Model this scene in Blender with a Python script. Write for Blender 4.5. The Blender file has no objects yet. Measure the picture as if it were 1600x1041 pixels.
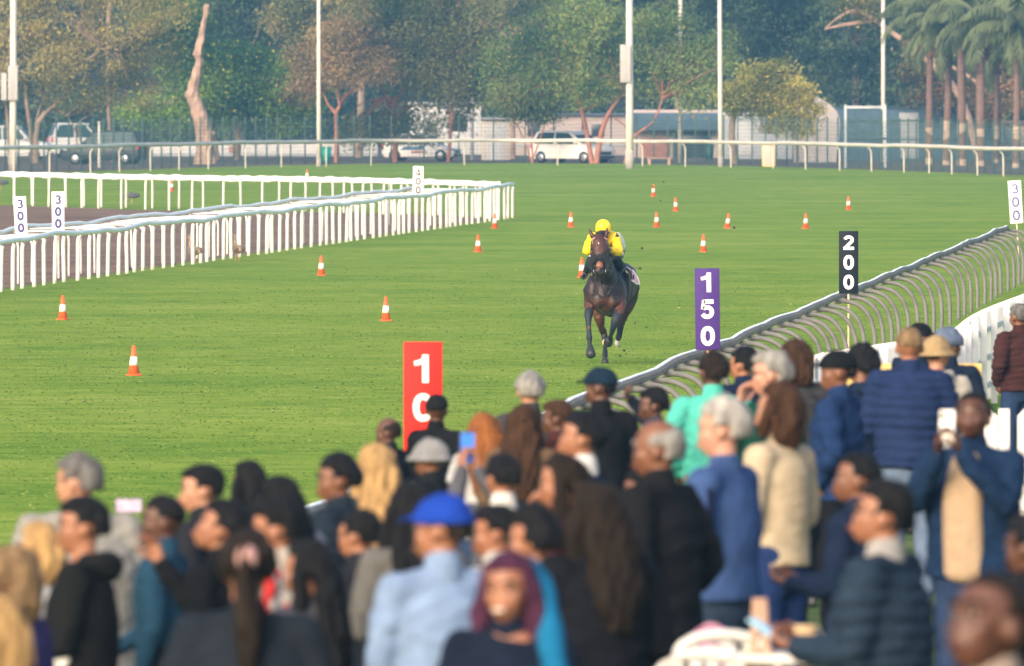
import bpy, bmesh, math, random
import numpy as np
from mathutils import Vector, Matrix
C = bpy.context
SC = C.scene
# ------------------------------------------------------------------ camera
F = 21000.0          # focal length in photo pixels (photo 1600 wide)
HC = 4.5             # camera height above the turf
HZ = 120.0           # horizon row in the photo
cam = bpy.data.cameras.new('camera'); camo = bpy.data.objects.new('camera', cam)
SC.collection.objects.link(camo); SC.camera = camo
camo.location = (0, 0, HC); camo.rotation_euler = (math.pi/2, 0, 0)
cam.sensor_width = 36; cam.sensor_fit = 'HORIZONTAL'; cam.lens = 36*F/1600
cam.shift_y = -(520.5-HZ)/1600
cam.clip_start = 1; cam.clip_end = 3000
cam.dof.use_dof = True; cam.dof.focus_distance = 212; cam.dof.aperture_fstop = cam.lens/1000/0.056
cam.dof.aperture_blades = 9
# ------------------------------------------------------------------ light
w = bpy.data.worlds.new('World'); SC.world = w; w.use_nodes = True
wn = w.node_tree; wn.nodes.clear()
sky = wn.nodes.new('ShaderNodeTexSky'); sky.sky_type = 'NISHITA'; sky.sun_disc = False
SUN_EL, SUN_AZ = math.radians(24), math.radians(207)   # azimuth clockwise from +Y
sky.sun_elevation = SUN_EL; sky.sun_rotation = SUN_AZ
sky.dust_density = 5.0; sky.air_density = 1.0; sky.ozone_density = 1.0
bg = wn.nodes.new('ShaderNodeBackground'); bg.inputs[1].default_value = 0.15
wo = wn.nodes.new('ShaderNodeOutputWorld')
wn.links.new(sky.outputs[0], bg.inputs[0]); wn.links.new(bg.outputs[0], wo.inputs[0])
sl = bpy.data.lights.new('sun', 'SUN'); sl.energy = 0.85; sl.angle = math.radians(30); sl.color = (1.0, 0.84, 0.66)
so = bpy.data.objects.new('sun', sl); SC.collection.objects.link(so)
sd = Vector((math.sin(SUN_AZ)*math.cos(SUN_EL), math.cos(SUN_AZ)*math.cos(SUN_EL), math.sin(SUN_EL)))
so.rotation_euler = sd.to_track_quat('Z', 'Y').to_euler(); so.location = (0, 0, 60)
SC.view_settings.view_transform = 'Standard'; SC.view_settings.look = 'None'
SC.view_settings.exposure = 1.36; SC.view_settings.gamma = 1
SC.cycles.volume_step_rate = 5; SC.cycles.max_bounces = 6; SC.cycles.transparent_max_bounces = 8

# ------------------------------------------------------------------ helpers
R0 = random.Random(7)
def gz(D):                                    # apron (spectator lawn) height above turf
    return max(0.0, min(1.15, 2.0-0.0118*D))
def P(x, y, D):                               # photo pixel + distance -> world
    return Vector(((x-800)*D/F, D, HC-(y-HZ)*D/F))
def G(x, y, z=0.0):                           # photo pixel on the plane of height z
    D = F*(HC-z)/(y-HZ)
    return Vector(((x-800)*D/F, D, z))
def link(o): SC.collection.objects.link(o); return o
def tag(o, label=None, cat=None, group=None, kind=None):
    if label: o['label'] = label
    if cat: o['category'] = cat
    if group: o['group'] = group
    if kind: o['kind'] = kind
    return o
def empty(name, loc=(0, 0, 0), rz=0, label=None, cat=None, group=None):
    o = link(bpy.data.objects.new(name, None)); o.location = loc; o.rotation_euler = (0, 0, rz)
    return tag(o, label, cat, group)
def srgb(r, g, b):
    f = lambda c: (c/255/12.92) if c/255 <= .04045 else ((c/255+.055)/1.055)**2.4
    return (f(r), f(g), f(b))
MATS = {}
def mat(name, col, rough=.8, var=.12, scale=8, bump=0.0, bscale=40, metal=0.0, sheen=0.0, spec=.5, emit=0, stretch=(1, 1, 1), coat=0):
    key = (name, tuple(col))
    if key in MATS: return MATS[key]
    m = bpy.data.materials.new(name); m.use_nodes = True; MATS[key] = m
    nt = m.node_tree; b = nt.nodes['Principled BSDF']
    b.inputs['Roughness'].default_value = rough; b.inputs['Metallic'].default_value = metal
    b.inputs['Specular IOR Level'].default_value = spec
    if coat: b.inputs['Coat Weight'].default_value = coat
    if sheen: b.inputs['Sheen Weight'].default_value = sheen
    tc = nt.nodes.new('ShaderNodeTexCoord'); mp = nt.nodes.new('ShaderNodeMapping'); mp.inputs['Scale'].default_value = stretch
    nt.links.new(tc.outputs['Object'], mp.inputs[0])
    n = nt.nodes.new('ShaderNodeTexNoise'); n.inputs['Scale'].default_value = scale; n.inputs['Detail'].default_value = 4
    nt.links.new(mp.outputs[0], n.inputs['Vector'])
    r = nt.nodes.new('ShaderNodeMapRange'); r.inputs['From Min'].default_value = .3; r.inputs['From Max'].default_value = .7
    r.inputs['To Min'].default_value = 1-var; r.inputs['To Max'].default_value = 1+var
    nt.links.new(n.outputs['Fac'], r.inputs['Value'])
    mx = nt.nodes.new('ShaderNodeVectorMath'); mx.operation = 'SCALE'; mx.inputs[0].default_value = tuple(col)
    nt.links.new(r.outputs[0], mx.inputs['Scale']); nt.links.new(mx.outputs[0], b.inputs['Base Color'])
    if bump:
        n2 = nt.nodes.new('ShaderNodeTexNoise'); n2.inputs['Scale'].default_value = bscale; n2.inputs['Detail'].default_value = 3
        nt.links.new(mp.outputs[0], n2.inputs['Vector'])
        bp = nt.nodes.new('ShaderNodeBump'); bp.inputs['Strength'].default_value = bump; bp.inputs['Distance'].default_value = .02
        nt.links.new(n2.outputs['Fac'], bp.inputs['Height']); nt.links.new(bp.outputs[0], b.inputs['Normal'])
    if emit:
        b.inputs['Emission Color'].default_value = (*col, 1); b.inputs['Emission Strength'].default_value = emit
    return m
def cloth(name, col): return mat(name, tuple(c*.66 for c in col), .92, .14, 14, .5, 60, spec=.08)
def leafmat(name, c1, c2, c3, fleck=.06):
    m = bpy.data.materials.new(name); m.use_nodes = True; nt = m.node_tree; b = nt.nodes['Principled BSDF']
    at = nt.nodes.new('ShaderNodeAttribute'); at.attribute_name = 'v'
    cr = nt.nodes.new('ShaderNodeValToRGB'); e = cr.color_ramp.elements
    e[0].color = (*c1, 1); e[0].position = 0; e[1].color = (*c2, 1); e[1].position = .85
    k = e.new(1-fleck); k.color = (*c2, 1); k = e.new(min(1, 1-fleck+.02)); k.color = (*c3, 1)
    nt.links.new(at.outputs['Fac'], cr.inputs[0]); nt.links.new(cr.outputs[0], b.inputs['Base Color'])
    b.inputs['Roughness'].default_value = .6; b.inputs['Specular IOR Level'].default_value = .25
    tr = nt.nodes.new('ShaderNodeBsdfTranslucent'); nt.links.new(cr.outputs[0], tr.inputs[0])
    ms = nt.nodes.new('ShaderNodeMixShader'); ms.inputs[0].default_value = .3
    nt.links.new(b.outputs[0], ms.inputs[1]); nt.links.new(tr.outputs[0], ms.inputs[2])
    nt.links.new(ms.outputs[0], nt.nodes['Material Output'].inputs[0])
    return m
def mesh_np(name, V, Fq, m=None, smooth=True):
    me = bpy.data.meshes.new(name); V = np.asarray(V, dtype=np.float32)
    if isinstance(Fq, np.ndarray):
        n, k = Fq.shape
        me.vertices.add(len(V)); me.vertices.foreach_set('co', V.ravel())
        me.loops.add(n*k); me.loops.foreach_set('vertex_index', Fq.astype(np.int32).ravel())
        me.polygons.add(n); me.polygons.foreach_set('loop_start', np.arange(0, n*k, k, dtype=np.int32))
        me.polygons.foreach_set('loop_total', np.full(n, k, dtype=np.int32)); me.update()
    else:
        me.from_pydata(V.tolist(), [], [list(f) for f in Fq]); me.update()
    if smooth: me.polygons.foreach_set('use_smooth', np.ones(len(me.polygons), dtype=bool))
    if m: me.materials.append(m)
    return me
def obj(name, me, parent=None, loc=None, rz=0):
    o = link(bpy.data.objects.new(name, me)); o.parent = parent
    if loc is not None: o.location = loc
    if rz: o.rotation_euler = (0, 0, rz)
    return o
# piece = (V array, faces list) ; all closed
def ell(c, r, nu=20, nv=12, rot=None):
    c = np.array(c, float); r = np.array(r, float) if hasattr(r, '__len__') else np.array([r]*3, float)
    V = [[0, 0, 1]]
    for i in range(1, nv):
        t = math.pi*i/nv
        for j in range(nu):
            p = 2*math.pi*j/nu; V.append([math.sin(t)*math.cos(p), math.sin(t)*math.sin(p), math.cos(t)])
    V.append([0, 0, -1]); V = np.array(V)*r
    if rot is not None: V = V @ np.array(Matrix.Rotation(rot[0], 3, rot[1])).T
    Fc = []
    for j in range(nu): Fc.append((0, 1+j, 1+(j+1) % nu))
    for i in range(nv-2):
        a = 1+i*nu
        for j in range(nu): Fc.append((a+j, a+nu+j, a+nu+(j+1) % nu, a+(j+1) % nu))
    a = 1+(nv-2)*nu; b = len(V)-1
    for j in range(nu): Fc.append((b, a+(j+1) % nu, a+j))
    return V+c, Fc
def nrm(v): return v/max(1e-9, np.linalg.norm(v))
def spline(pts, rad, sub):
    pts = np.array(pts, float); rad = np.array([r if hasattr(r, '__len__') else (r, r) for r in rad], float)
    if sub <= 1 or len(pts) < 3: return pts, rad
    A = np.hstack([pts, rad]); out = []
    for i in range(len(A)-1):
        p0 = A[max(i-1, 0)]; p1 = A[i]; p2 = A[i+1]; p3 = A[min(i+2, len(A)-1)]
        for s in range(sub):
            t = s/sub
            out.append(.5*((2*p1)+(-p0+p2)*t+(2*p0-5*p1+4*p2-p3)*t*t+(-p0+3*p1-3*p2+p3)*t**3))
    out.append(A[-1]); out = np.array(out); out[:, 3:] = np.maximum(out[:, 3:], .0005)
    return out[:, :3], out[:, 3:]
def tube(pts, rad, n=14, side=None, sub=1, rnd=True):
    pts, rad = spline(pts, rad, sub); m = len(pts)
    T = np.array([nrm(pts[min(i+1, m-1)]-pts[max(i-1, 0)]) for i in range(m)])
    if rnd:                                             # rounded ends
        r0 = rad[0].min(); r1 = rad[-1].min()
        pts = np.vstack([pts[0]-T[0]*r0*.8, pts[0]-T[0]*r0*.45, pts, pts[-1]+T[-1]*r1*.45, pts[-1]+T[-1]*r1*.8])
        rad = np.vstack([rad[0]*.35, rad[0]*.85, rad, rad[-1]*.85, rad[-1]*.35])
        T = np.vstack([T[0], T[0], T, T[-1], T[-1]]); m += 4
    V = []; s = None
    for i in range(m):
        ref = np.array(side, float) if side is not None else (s if s is not None else (np.array([1., 0, 0]) if abs(T[i][0]) < .8 else np.array([0, 1., 0])))
        s = nrm(ref-T[i]*np.dot(ref, T[i])); u = np.cross(T[i], s)
        for j in range(n):
            a = 2*math.pi*j/n; V.append(pts[i]+s*math.cos(a)*rad[i][0]+u*math.sin(a)*rad[i][1])
    Fc = []
    for i in range(m-1):
        for j in range(n): Fc.append((i*n+j, i*n+(j+1) % n, (i+1)*n+(j+1) % n, (i+1)*n+j))
    Fc.append(tuple(range(n))[::-1]); Fc.append(tuple((m-1)*n+j for j in range(n)))
    return np.array(V), Fc
def box(c, s, rz=0):
    V = np.array([[x, y, z] for x in (-.5, .5) for y in (-.5, .5) for z in (-.5, .5)])*np.array(s)
    if rz: V = V @ np.array(Matrix.Rotation(rz, 3, 'Z')).T
    Fc = [(0, 1, 3, 2), (4, 6, 7, 5), (0, 4, 5, 1), (2, 3, 7, 6), (0, 2, 6, 4), (1, 5, 7, 3)]
    return V+np.array(c), Fc
def bar(a, b, wx, wz):                                   # square bar from a to b
    a = np.array(a, float); b = np.array(b, float); t = nrm(b-a)
    up = np.array([0, 0, 1.]) if abs(t[2]) < .9 else np.array([0, 1., 0])
    s = nrm(np.cross(t, up)); u = np.cross(s, t); V = []
    for p in (a, b):
        for i, j in ((-1, -1), (1, -1), (1, 1), (-1, 1)): V.append(p+s*i*wx/2+u*j*wz/2)
    return np.array(V), [(0, 1, 2, 3)[::-1], (4, 5, 6, 7), (0, 1, 5, 4), (1, 2, 6, 5), (2, 3, 7, 6), (3, 0, 4, 7)]
def join(parts):
    Vs = []; Fs = []; o = 0
    for V, Fc in parts:
        Vs.append(V); Fs += [tuple(i+o for i in f) for f in Fc]; o += len(V)
    return np.vstack(Vs), Fs
TS = bpy.data.scenes.new('work')
def fuse_raw(parts, voxel, smooth=4, fac=.5):
    V, Fc = join(parts); me = bpy.data.meshes.new('t'); me.from_pydata(V.tolist(), [], Fc); me.update()
    bm = bmesh.new(); bm.from_mesh(me); bmesh.ops.recalc_face_normals(bm, faces=bm.faces); bm.to_mesh(me); bm.free()
    o = bpy.data.objects.new('t', me); TS.collection.objects.link(o)
    r = o.modifiers.new('r', 'REMESH'); r.mode = 'VOXEL'; r.voxel_size = voxel; r.use_smooth_shade = True
    if smooth:
        s = o.modifiers.new('s', 'SMOOTH'); s.iterations = smooth; s.factor = fac
    vl = TS.view_layers[0]; vl.update(); dg = vl.depsgraph
    ev = o.evaluated_get(dg); m2 = ev.to_mesh()
    n = len(m2.vertices); co = np.empty(n*3, np.float32); m2.vertices.foreach_get('co', co)
    nf = len(m2.polygons); lt = np.empty(nf, np.int32); m2.polygons.foreach_get('loop_total', lt)
    li = np.empty(len(m2.loops), np.int32); m2.loops.foreach_get('vertex_index', li)
    nr = np.empty(n*3, np.float32); m2.vertex_normals.foreach_get('vector', nr)
    ev.to_mesh_clear(); bpy.data.objects.remove(o); bpy.data.meshes.remove(me)
    co = co.reshape(-1, 3); nr = nr.reshape(-1, 3)
    if (lt == 4).all(): return co, li.reshape(-1, 4), nr
    out = []; k = 0
    for t in lt: out.append(tuple(int(a) for a in li[k:k+t])); k += t
    return co, out, nr
def vnoise(Pn, f, seed=0):
    rs = np.random.RandomState(seed); out = np.zeros(len(Pn))
    for k in range(6):
        d = rs.randn(3); d /= np.linalg.norm(d); out += np.sin(Pn @ (d*f*rs.uniform(.6, 1.7)*6.28)+rs.uniform(0, 6.28))
    return out/3.0
def fuse(name, parts, voxel, m, smooth=4, disp=None, extra=None, fac=.5):
    co, fc, nr = fuse_raw(parts, voxel, smooth, fac)
    if disp is not None: co = co+nr*disp(co, nr)[:, None]
    if extra:
        V2, F2 = join(extra); F1 = [tuple(f) for f in fc.tolist()] if isinstance(fc, np.ndarray) else fc
        fc = F1+[tuple(i+len(co) for i in f) for f in F2]; co = np.vstack([co, V2])
    return mesh_np(name, co, fc, m)
def solid(name, parts, m, smooth=True):
    V, Fc = join(parts) if isinstance(parts, list) else parts
    return mesh_np(name, V, Fc, m, smooth)
def flat(name, parts, m, bev=0.0, seg=2):
    V, Fc = join(parts) if isinstance(parts, list) else parts
    me = mesh_np(name, V, Fc, m, False)
    bm = bmesh.new(); bm.from_mesh(me); bmesh.ops.recalc_face_normals(bm, faces=bm.faces)
    if bev:
        ed = [e for e in bm.edges if e.is_manifold and e.calc_face_angle(0) > .4]
        bmesh.ops.bevel(bm, geom=ed, offset=bev, segments=seg, profile=.5, affect='EDGES')
        for f in bm.faces: f.smooth = True
    bm.to_mesh(me); bm.free()
    return me
def copy_tree(o, parent=None):
    c = o.copy(); link(c); c.parent = parent
    for ch in [x for x in SC.collection.objects if x.parent == o]: copy_tree(ch, c)
    return c
# ------------------------------------------------------------------ ground
WHITE = (.70, .68, .65)
def grass_mat(name, c1, c2, c3, big):
    m = bpy.data.materials.new(name); m.use_nodes = True; nt = m.node_tree; b = nt.nodes['Principled BSDF']
    tc = nt.nodes.new('ShaderNodeTexCoord')
    def noise(s, det=5, rough=.6):
        n = nt.nodes.new('ShaderNodeTexNoise'); n.inputs['Scale'].default_value = s; n.inputs['Detail'].default_value = det
        n.inputs['Roughness'].default_value = rough; nt.links.new(tc.outputs['Object'], n.inputs['Vector']); return n
    n1 = noise(big, 6, .65); n2 = noise(1.1, 6, .7); n3 = noise(14, 3, .7)
    a = nt.nodes.new('ShaderNodeMath'); a.operation = 'MULTIPLY_ADD'; a.inputs[1].default_value = .28
    nt.links.new(n1.outputs['Fac'], a.inputs[0])
    s2 = nt.nodes.new('ShaderNodeMath'); s2.operation = 'MULTIPLY_ADD'; s2.inputs[1].default_value = .40
    nt.links.new(n2.outputs['Fac'], s2.inputs[0])
    s3 = nt.nodes.new('ShaderNodeMath'); s3.operation = 'MULTIPLY'; s3.inputs[1].default_value = .32
    nt.links.new(n3.outputs['Fac'], s3.inputs[0]); nt.links.new(s3.outputs[0], s2.inputs[2]); nt.links.new(s2.outputs[0], a.inputs[2])
    cr = nt.nodes.new('ShaderNodeValToRGB'); e = cr.color_ramp.elements
    e[0].color = (*c1, 1); e[0].position = .42; e[1].color = (*c3, 1); e[1].position = .60
    k = e.new(.51); k.color = (*c2, 1)
    nt.links.new(a.outputs[0], cr.inputs[0])
    n4 = noise(.55, 9, .62); dv = nt.nodes.new('ShaderNodeMapRange'); dv.inputs['From Min'].default_value = .60; dv.inputs['From Max'].default_value = .70; dv.inputs['To Min'].default_value = 0; dv.inputs['To Max'].default_value = .75
    nt.links.new(n4.outputs['Fac'], dv.inputs['Value'])
    mxd = nt.nodes.new('ShaderNodeMix'); mxd.data_type = 'RGBA'; nt.links.new(dv.outputs[0], mxd.inputs['Factor']); nt.links.new(cr.outputs[0], mxd.inputs['A']); mxd.inputs['B'].default_value = (c1[0]*.5, c1[1]*.62, c1[2]*.9, 1)
    nt.links.new(mxd.outputs['Result'], b.inputs['Base Color'])
    b.inputs['Roughness'].default_value = .9; b.inputs['Specular IOR Level'].default_value = 0
    nb = noise(5, 4, .7); bp = nt.nodes.new('ShaderNodeBump'); bp.inputs['Strength'].default_value = .7; bp.inputs['Distance'].default_value = .05
    nt.links.new(nb.outputs['Fac'], bp.inputs['Height']); nt.links.new(bp.outputs[0], b.inputs['Normal'])
    return m
GR = grass_mat('turf', (.094, .184, .026), (.174, .256, .037), (.275, .325, .074), .12)
def grid(name, x0, x1, y0, y1, nx, ny, zf, m):
    X, Y = np.meshgrid(np.linspace(x0, x1, nx), np.linspace(y0, y1, ny)); Z = zf(X, Y)
    V = np.stack([X.ravel(), Y.ravel(), Z.ravel()], 1); i = np.arange((nx-1)*(ny-1)); a = (i//(nx-1))*nx+i % (nx-1)
    return mesh_np(name, V, np.stack([a, a+1, a+nx+1, a+nx], 1), m)
# running rail (outer) line on the turf: X = RX(Y)
def RX(Y): return -8.35+.0643*Y
def smooth01(t): t = np.clip(t, 0, 1); return t*t*(3-2*t)
def apron_z(X, Y):
    return np.clip(2.0-.0118*Y, 0, 1.15)*smooth01((X-RX(Y)-1.0)/1.4)-.012*(Y > 168)
def turf_z(X, Y): return -.35*smooth01((X-RX(Y)-2.2)/1)*(Y < 175)*1.0-.0*X
tag(obj('turf', grid('turf', -220, 220, -10, 640, 221, 163, lambda X, Y: np.where((X > RX(Y)+1.2) & (Y < 172), -.6, 0), GR)), kind='structure')
AP = grass_mat('apron_lawn', (.05, .09, .03), (.09, .12, .05), (.17, .16, .09), .3)
ap = grid('apron', 0, 1, -10, 180, 40, 120, lambda X, Y: Y*0, AP)
co = np.empty(len(ap.vertices)*3, np.float32); ap.vertices.foreach_get('co', co); co = co.reshape(-1, 3)
co[:, 0] = RX(co[:, 1])+.9+co[:, 0]**1.6*70; co[:, 2] = apron_z(co[:, 0], co[:, 1])+.004
ap.vertices.foreach_set('co', co.ravel()); ap.update(); tag(obj('apron_ground', ap), kind='structure')
# the bend of the far rail, as photo columns and rows of its foot
FR = [(-300, 279), (-100, 277), (0, 275), (150, 271), (300, 266), (450, 262), (600, 259.5), (800, 258.5), (1000, 260), (1200, 264), (1400, 270), (1600, 278), (1750, 285), (1950, 297)]
def frail(x, dy=0):
    xs = [p[0] for p in FR]; ys = [p[1] for p in FR]; return G(x, np.interp(x, xs, ys)+dy)
def strip(name, near, far, m, z):
    V = []; n = len(near)
    for a in near: V.append((a[0], a[1], z))
    for a in far: V.append((a[0], a[1], z))
    return mesh_np(name, V, [(i, i+1, n+i+1, n+i) for i in range(n-1)], m, False)
xs = list(range(-300, 1951, 50))
edge = [frail(x, -3.2) for x in xs]
tag(obj('far_turf', strip('far_turf', [(e.x*1.0, 600, 0) for e in edge], edge, GR, .010)), kind='structure')
DUST = mat('dusty_ground', (.13, .11, .095), 1, .25, .7, .4, 6, spec=0)
tag(obj('car_park_ground', strip('car_park_ground', edge, [(e.x*1.6, 1000, 0) for e in edge], DUST, .006)), kind='structure')
# dirt track between the white rails
def railA(Y): return -10.7+.0734*(Y-281)
DIRT = mat('dirt_track', (.19, .130, .098), 1, .3, .25, .8, 5, spec=0)
dn = []; df = []
for k in range(30):
    Y = 200+(424-200)*k/29; dn.append((railA(Y)-.45, Y, 0))
for (x, y) in [(-1500, 312), (-900, 315), (-400, 318), (0, 321), (100, 324), (200, 328), (300, 330), (420, 331), (560, 333), (680, 336), (760, 341), (790, 343.5)]: df.append(G(x, y))
poly = dn+[(p.x, p.y, 0) for p in df[::-1]]
tag(obj('dirt_track', mesh_np('dirt_track', [(p[0], p[1], .006) for p in poly], [tuple(range(len(poly)))], DIRT, False)), kind='structure')
# turf tufts: blades standing in the turf (stuff)
def tufts():
    rs = np.random.RandomState(3); N = 100000
    Y = np.sqrt(rs.uniform(100**2, 330**2, N)); X = rs.uniform(-.047, .047, N)*Y
    keep = (X > railA(Y)-.3) & (X < RX(Y)+1.2) & (rs.rand(N) < 1-np.clip((Y-180)/150, 0, 1)); X = X[keep]; Y = Y[keep]; N = len(X)
    pn = vnoise(np.stack([X, Y, X*0], 1), .35, 5)
    h = rs.uniform(.005, .015, N)*(1+.35*pn); wd = rs.uniform(.01, .035, N); a = rs.uniform(0, math.pi, N)
    dx = np.cos(a)*wd; dy = np.sin(a)*wd; lx = rs.uniform(-.03, .03, N); ly = rs.uniform(-.03, .03, N); z0 = 0*X-.002
    V = np.stack([np.stack([X-dx, Y-dy, z0], 1), np.stack([X+dx, Y+dy, z0], 1), np.stack([X+dx*.5+lx, Y+dy*.5+ly, h*.8], 1), np.stack([X-dx*.3+lx, Y-dy*.3+ly, h], 1)], 1).reshape(-1, 3)
    me = mesh_np('grass_blades', V, np.arange(N*4).reshape(-1, 4), None, True)
    v = np.clip(rs.uniform(0, 1, N)*.8+.1*pn+.1, 0, 1); v[rs.rand(N) < .006] = 1
    at = me.attributes.new('v', 'FLOAT', 'POINT'); at.data.foreach_set('value', np.repeat(v, 4).astype(np.float32))
    m = leafmat('grass_blades', (.165, .255, .033), (.235, .30, .055), (.42, .38, .18), .008)
    nt = m.node_tree; b = nt.nodes['Principled BSDF']; g = nt.nodes.new('ShaderNodeNewGeometry')
    va = nt.nodes.new('ShaderNodeVectorMath'); va.operation = 'MULTIPLY_ADD'; va.inputs[1].default_value = (.35,)*3; va.inputs[2].default_value = (0, 0, 1)
    vn = nt.nodes.new('ShaderNodeVectorMath'); vn.operation = 'NORMALIZE'
    nt.nodes['Mix Shader'].inputs[0].default_value = .45
    me.materials.append(m)
    tag(obj('grass_blades', me), 'short green turf blades of the racing straight', 'grass', kind='stuff')
tufts()
# ------------------------------------------------------------------ running rails
def wob(t, a, seed): return a*(math.sin(t*.41+seed)+.6*math.sin(t*.93+seed*2.1)+.35*math.sin(t*1.9+seed*3.3))
def rail_path(fn, ys, a, seed):
    return [fn(Y)+np.array([wob(Y*.8, a, seed), 0, wob(Y*.7, a*.8, seed+9)]) for Y in ys]
def profile_rail(pts, w_, h_, r=.02):
    # flattened D section swept along the rail, slightly rounded
    V = []; n = len(pts); sec = [(-w_/2, -h_/2+r), (-w_/2+r, -h_/2), (w_/2-r, -h_/2), (w_/2, -h_/2+r), (w_/2, h_/2-r), (w_/2-r, h_/2), (-w_/2+r, h_/2), (-w_/2, h_/2-r)]
    for i in range(n):
        t = nrm(pts[min(i+1, n-1)]-pts[max(i-1, 0)]); s = nrm(np.cross(t, (0, 0, 1))); u = np.cross(s, t)
        for a, b in sec: V.append(pts[i]+s*a+u*b)
    k = 8; Fc = [(i*k+j, i*k+(j+1) % k, (i+1)*k+(j+1) % k, (i+1)*k+j) for i in range(n-1) for j in range(k)]
    Fc += [tuple(range(k))[::-1], tuple((n-1)*k+j for j in range(k))]
    return np.array(V), Fc
def neck_post(off, h, r, drop=.02):
    # gooseneck: foot at (off,0,0), rises and curls over to the rail at (0,0,h)
    s = 1 if off >= 0 else -1; o = abs(off)
    if o > 1: pts = [(off, 0, -.05), (off, 0, h*.5), (off, 0, h*.8), (off*.97, 0, h*.93), (off*.86, 0, h*.985), (off*.5, 0, h), (0, 0, h-drop)]
    elif o < .2: pts = [(off, 0, -.05), (off, 0, h*.5), (off*.9, 0, h*.85), (0, 0, h-drop)]
    else: pts = [(off, 0, -.05), (off, 0, h*.35), (off*.97, 0, h*.55), (off*.86, 0, h*.76), (off*.62, 0, h*.92), (off*.3, 0, h*.985), (0, 0, h-drop)]
    return tube(pts, [r]*len(pts), 8, side=(0, 1, 0), sub=3, rnd=False)
def rail(name, label, group, fn, ys, step, off, h, rm, pm, r=.03, w_=.1, hh=.12, a=.03, seed=1, cat='running rail', dirn=None, lean=.0, clamp=None, rnd_=False, far=0):
    pts = rail_path(fn, ys, a, seed); o = empty(name, tuple(float(v) for v in (pts[0][0], pts[0][1], 0)), 0, label, cat, group)
    base = np.array([pts[0][0], pts[0][1], 0])
    pr = [p-base+np.array([0, 0, h]) for p in pts]
    obj('rail_top', solid('rail_top', [tube(pr, [(w_/2, hh/2)]*len(pr), 12, rnd=False) if rnd_ else profile_rail(pr, w_, hh)], rm, bool(rnd_)), o)
    pm_ = solid('post', [neck_post(off, h-hh/2, r)], pm)
    cl_ = flat('clamp', [box((0, 0, h-hh/2-.02), (w_*.9, .10, .05))], pm) if clamp else None
    seg = np.array([np.linalg.norm(pts[i+1]-pts[i]) for i in range(len(pts)-1)]); cum = np.concatenate([[0], np.cumsum(seg)]); rr = random.Random(seed)
    L = cum[-1]; d = step*.4; k = 0
    while d < L and k < 100:
        p = np.array([np.interp(d, cum, [q[i] for q in pts]) for i in range(3)]); q = np.array([np.interp(min(d+.5, L), cum, [s[i] for s in pts]) for i in range(3)])
        t = nrm(q-p) if L-d > .5 else t
        ang = math.atan2(t[1], t[0])-math.pi/2
        po = obj('post', pm_, o, tuple(p-base*np.array([1, 1, 0])), ang); po.rotation_euler = (rr.gauss(0, .008+lean*.3), rr.gauss(0, .01+lean), ang+rr.gauss(0, .05))
        if clamp: obj('clamp', cl_, po)
        d += (step+(far*float(smooth01((p[1]-170)/60.))))*rr.uniform(.9, 1.1); k += 1
    return o
WR = mat('white_rail', (.93, .92, .89), .45, .06, 3, .1, 20); WP = mat('white_post', (.66, .62, .585), .5, .1, 3)
GRR = mat('weathered_rail', (.20, .17, .145), .9, .18, 3, .2, 30); GP = mat('galvanised_post', (.155, .148, .138), .8, .2, 6, .2, 30)
# outer rail on the spectator side
def pl(fn): return lambda Y: np.array([fn(Y), Y, 0.])
rl = rail('running_rail', 'long grey goose-neck running rail between the turf and the crowd', None, pl(RX), np.arange(60, 306, 2.0), 2.75, .62, 1.08, GRR, GP, .034, .08, .085, .016, 2, clamp=True, far=1.5)
pts_ = rail_path(pl(RX), np.arange(60, 306, 2.0), .016, 2); b_ = np.array([pts_[0][0], pts_[0][1], 0])
obj('white_cap', solid('white_cap', [profile_rail([q-b_+np.array([-.02, 0, 1.133]) for q in pts_], .05, .018, .005)], WR, False), rl)
# white rails either side of the dirt chute
rail('running_rail', 'white running rail edging the turf beside the dirt track', 'white rails round the dirt track', pl(railA), np.arange(262, 430, 2.0), 2.2, -.03, 1.06, WR, WP, .046, .09, .115, .035, 3, rnd_=True)
rail('running_rail', 'white running rail on the dirt side, a step behind the one edging the turf', 'white rails round the dirt track', pl(lambda Y: railA(Y)-2.1), np.arange(250, 420, 2.0), 2.7, 1.25, 1.06, WR, WP, .024, .09, .11, .035, 5, rnd_=True)
CP = [(-14, 321), (60, 323), (150, 326), (240, 328), (330, 330), (420, 331), (520, 333), (620, 336), (700, 339), (760, 342), (790, 344)]
def cfn(dy):
    xs_ = [p[0] for p in CP]; ys_ = [p[1] for p in CP]
    return lambda x: np.array(G(x, float(np.interp(x, xs_, ys_))+dy))
rail('running_rail', 'far white running rail along the back of the dirt track', 'white rails round the dirt track', cfn(0), np.arange(-120, 791, 12.0), 2.0, .015, 1.08, WR, WP, .038, .09, .14, .02, 7)
rail('running_rail', 'farthest white running rail, just behind the dirt track', 'white rails round the dirt track', cfn(-2.2), np.arange(-120, 791, 12.0), 2.1, -.02, 1.08, WR, WP, .038, .09, .14, .02, 8)
# far bend rail
FRM = mat('cream_rail', (.60, .54, .46), .5, .1, 1); 
rail('running_rail', 'very distant curved cream rail in front of the trees', None, lambda x: np.array(frail(x)), np.arange(-200, 1850, 25.0), 6.6, -.16, 1.27, FRM, FRM, .033, .17, .18, .02, 4, rnd_=True)

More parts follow.
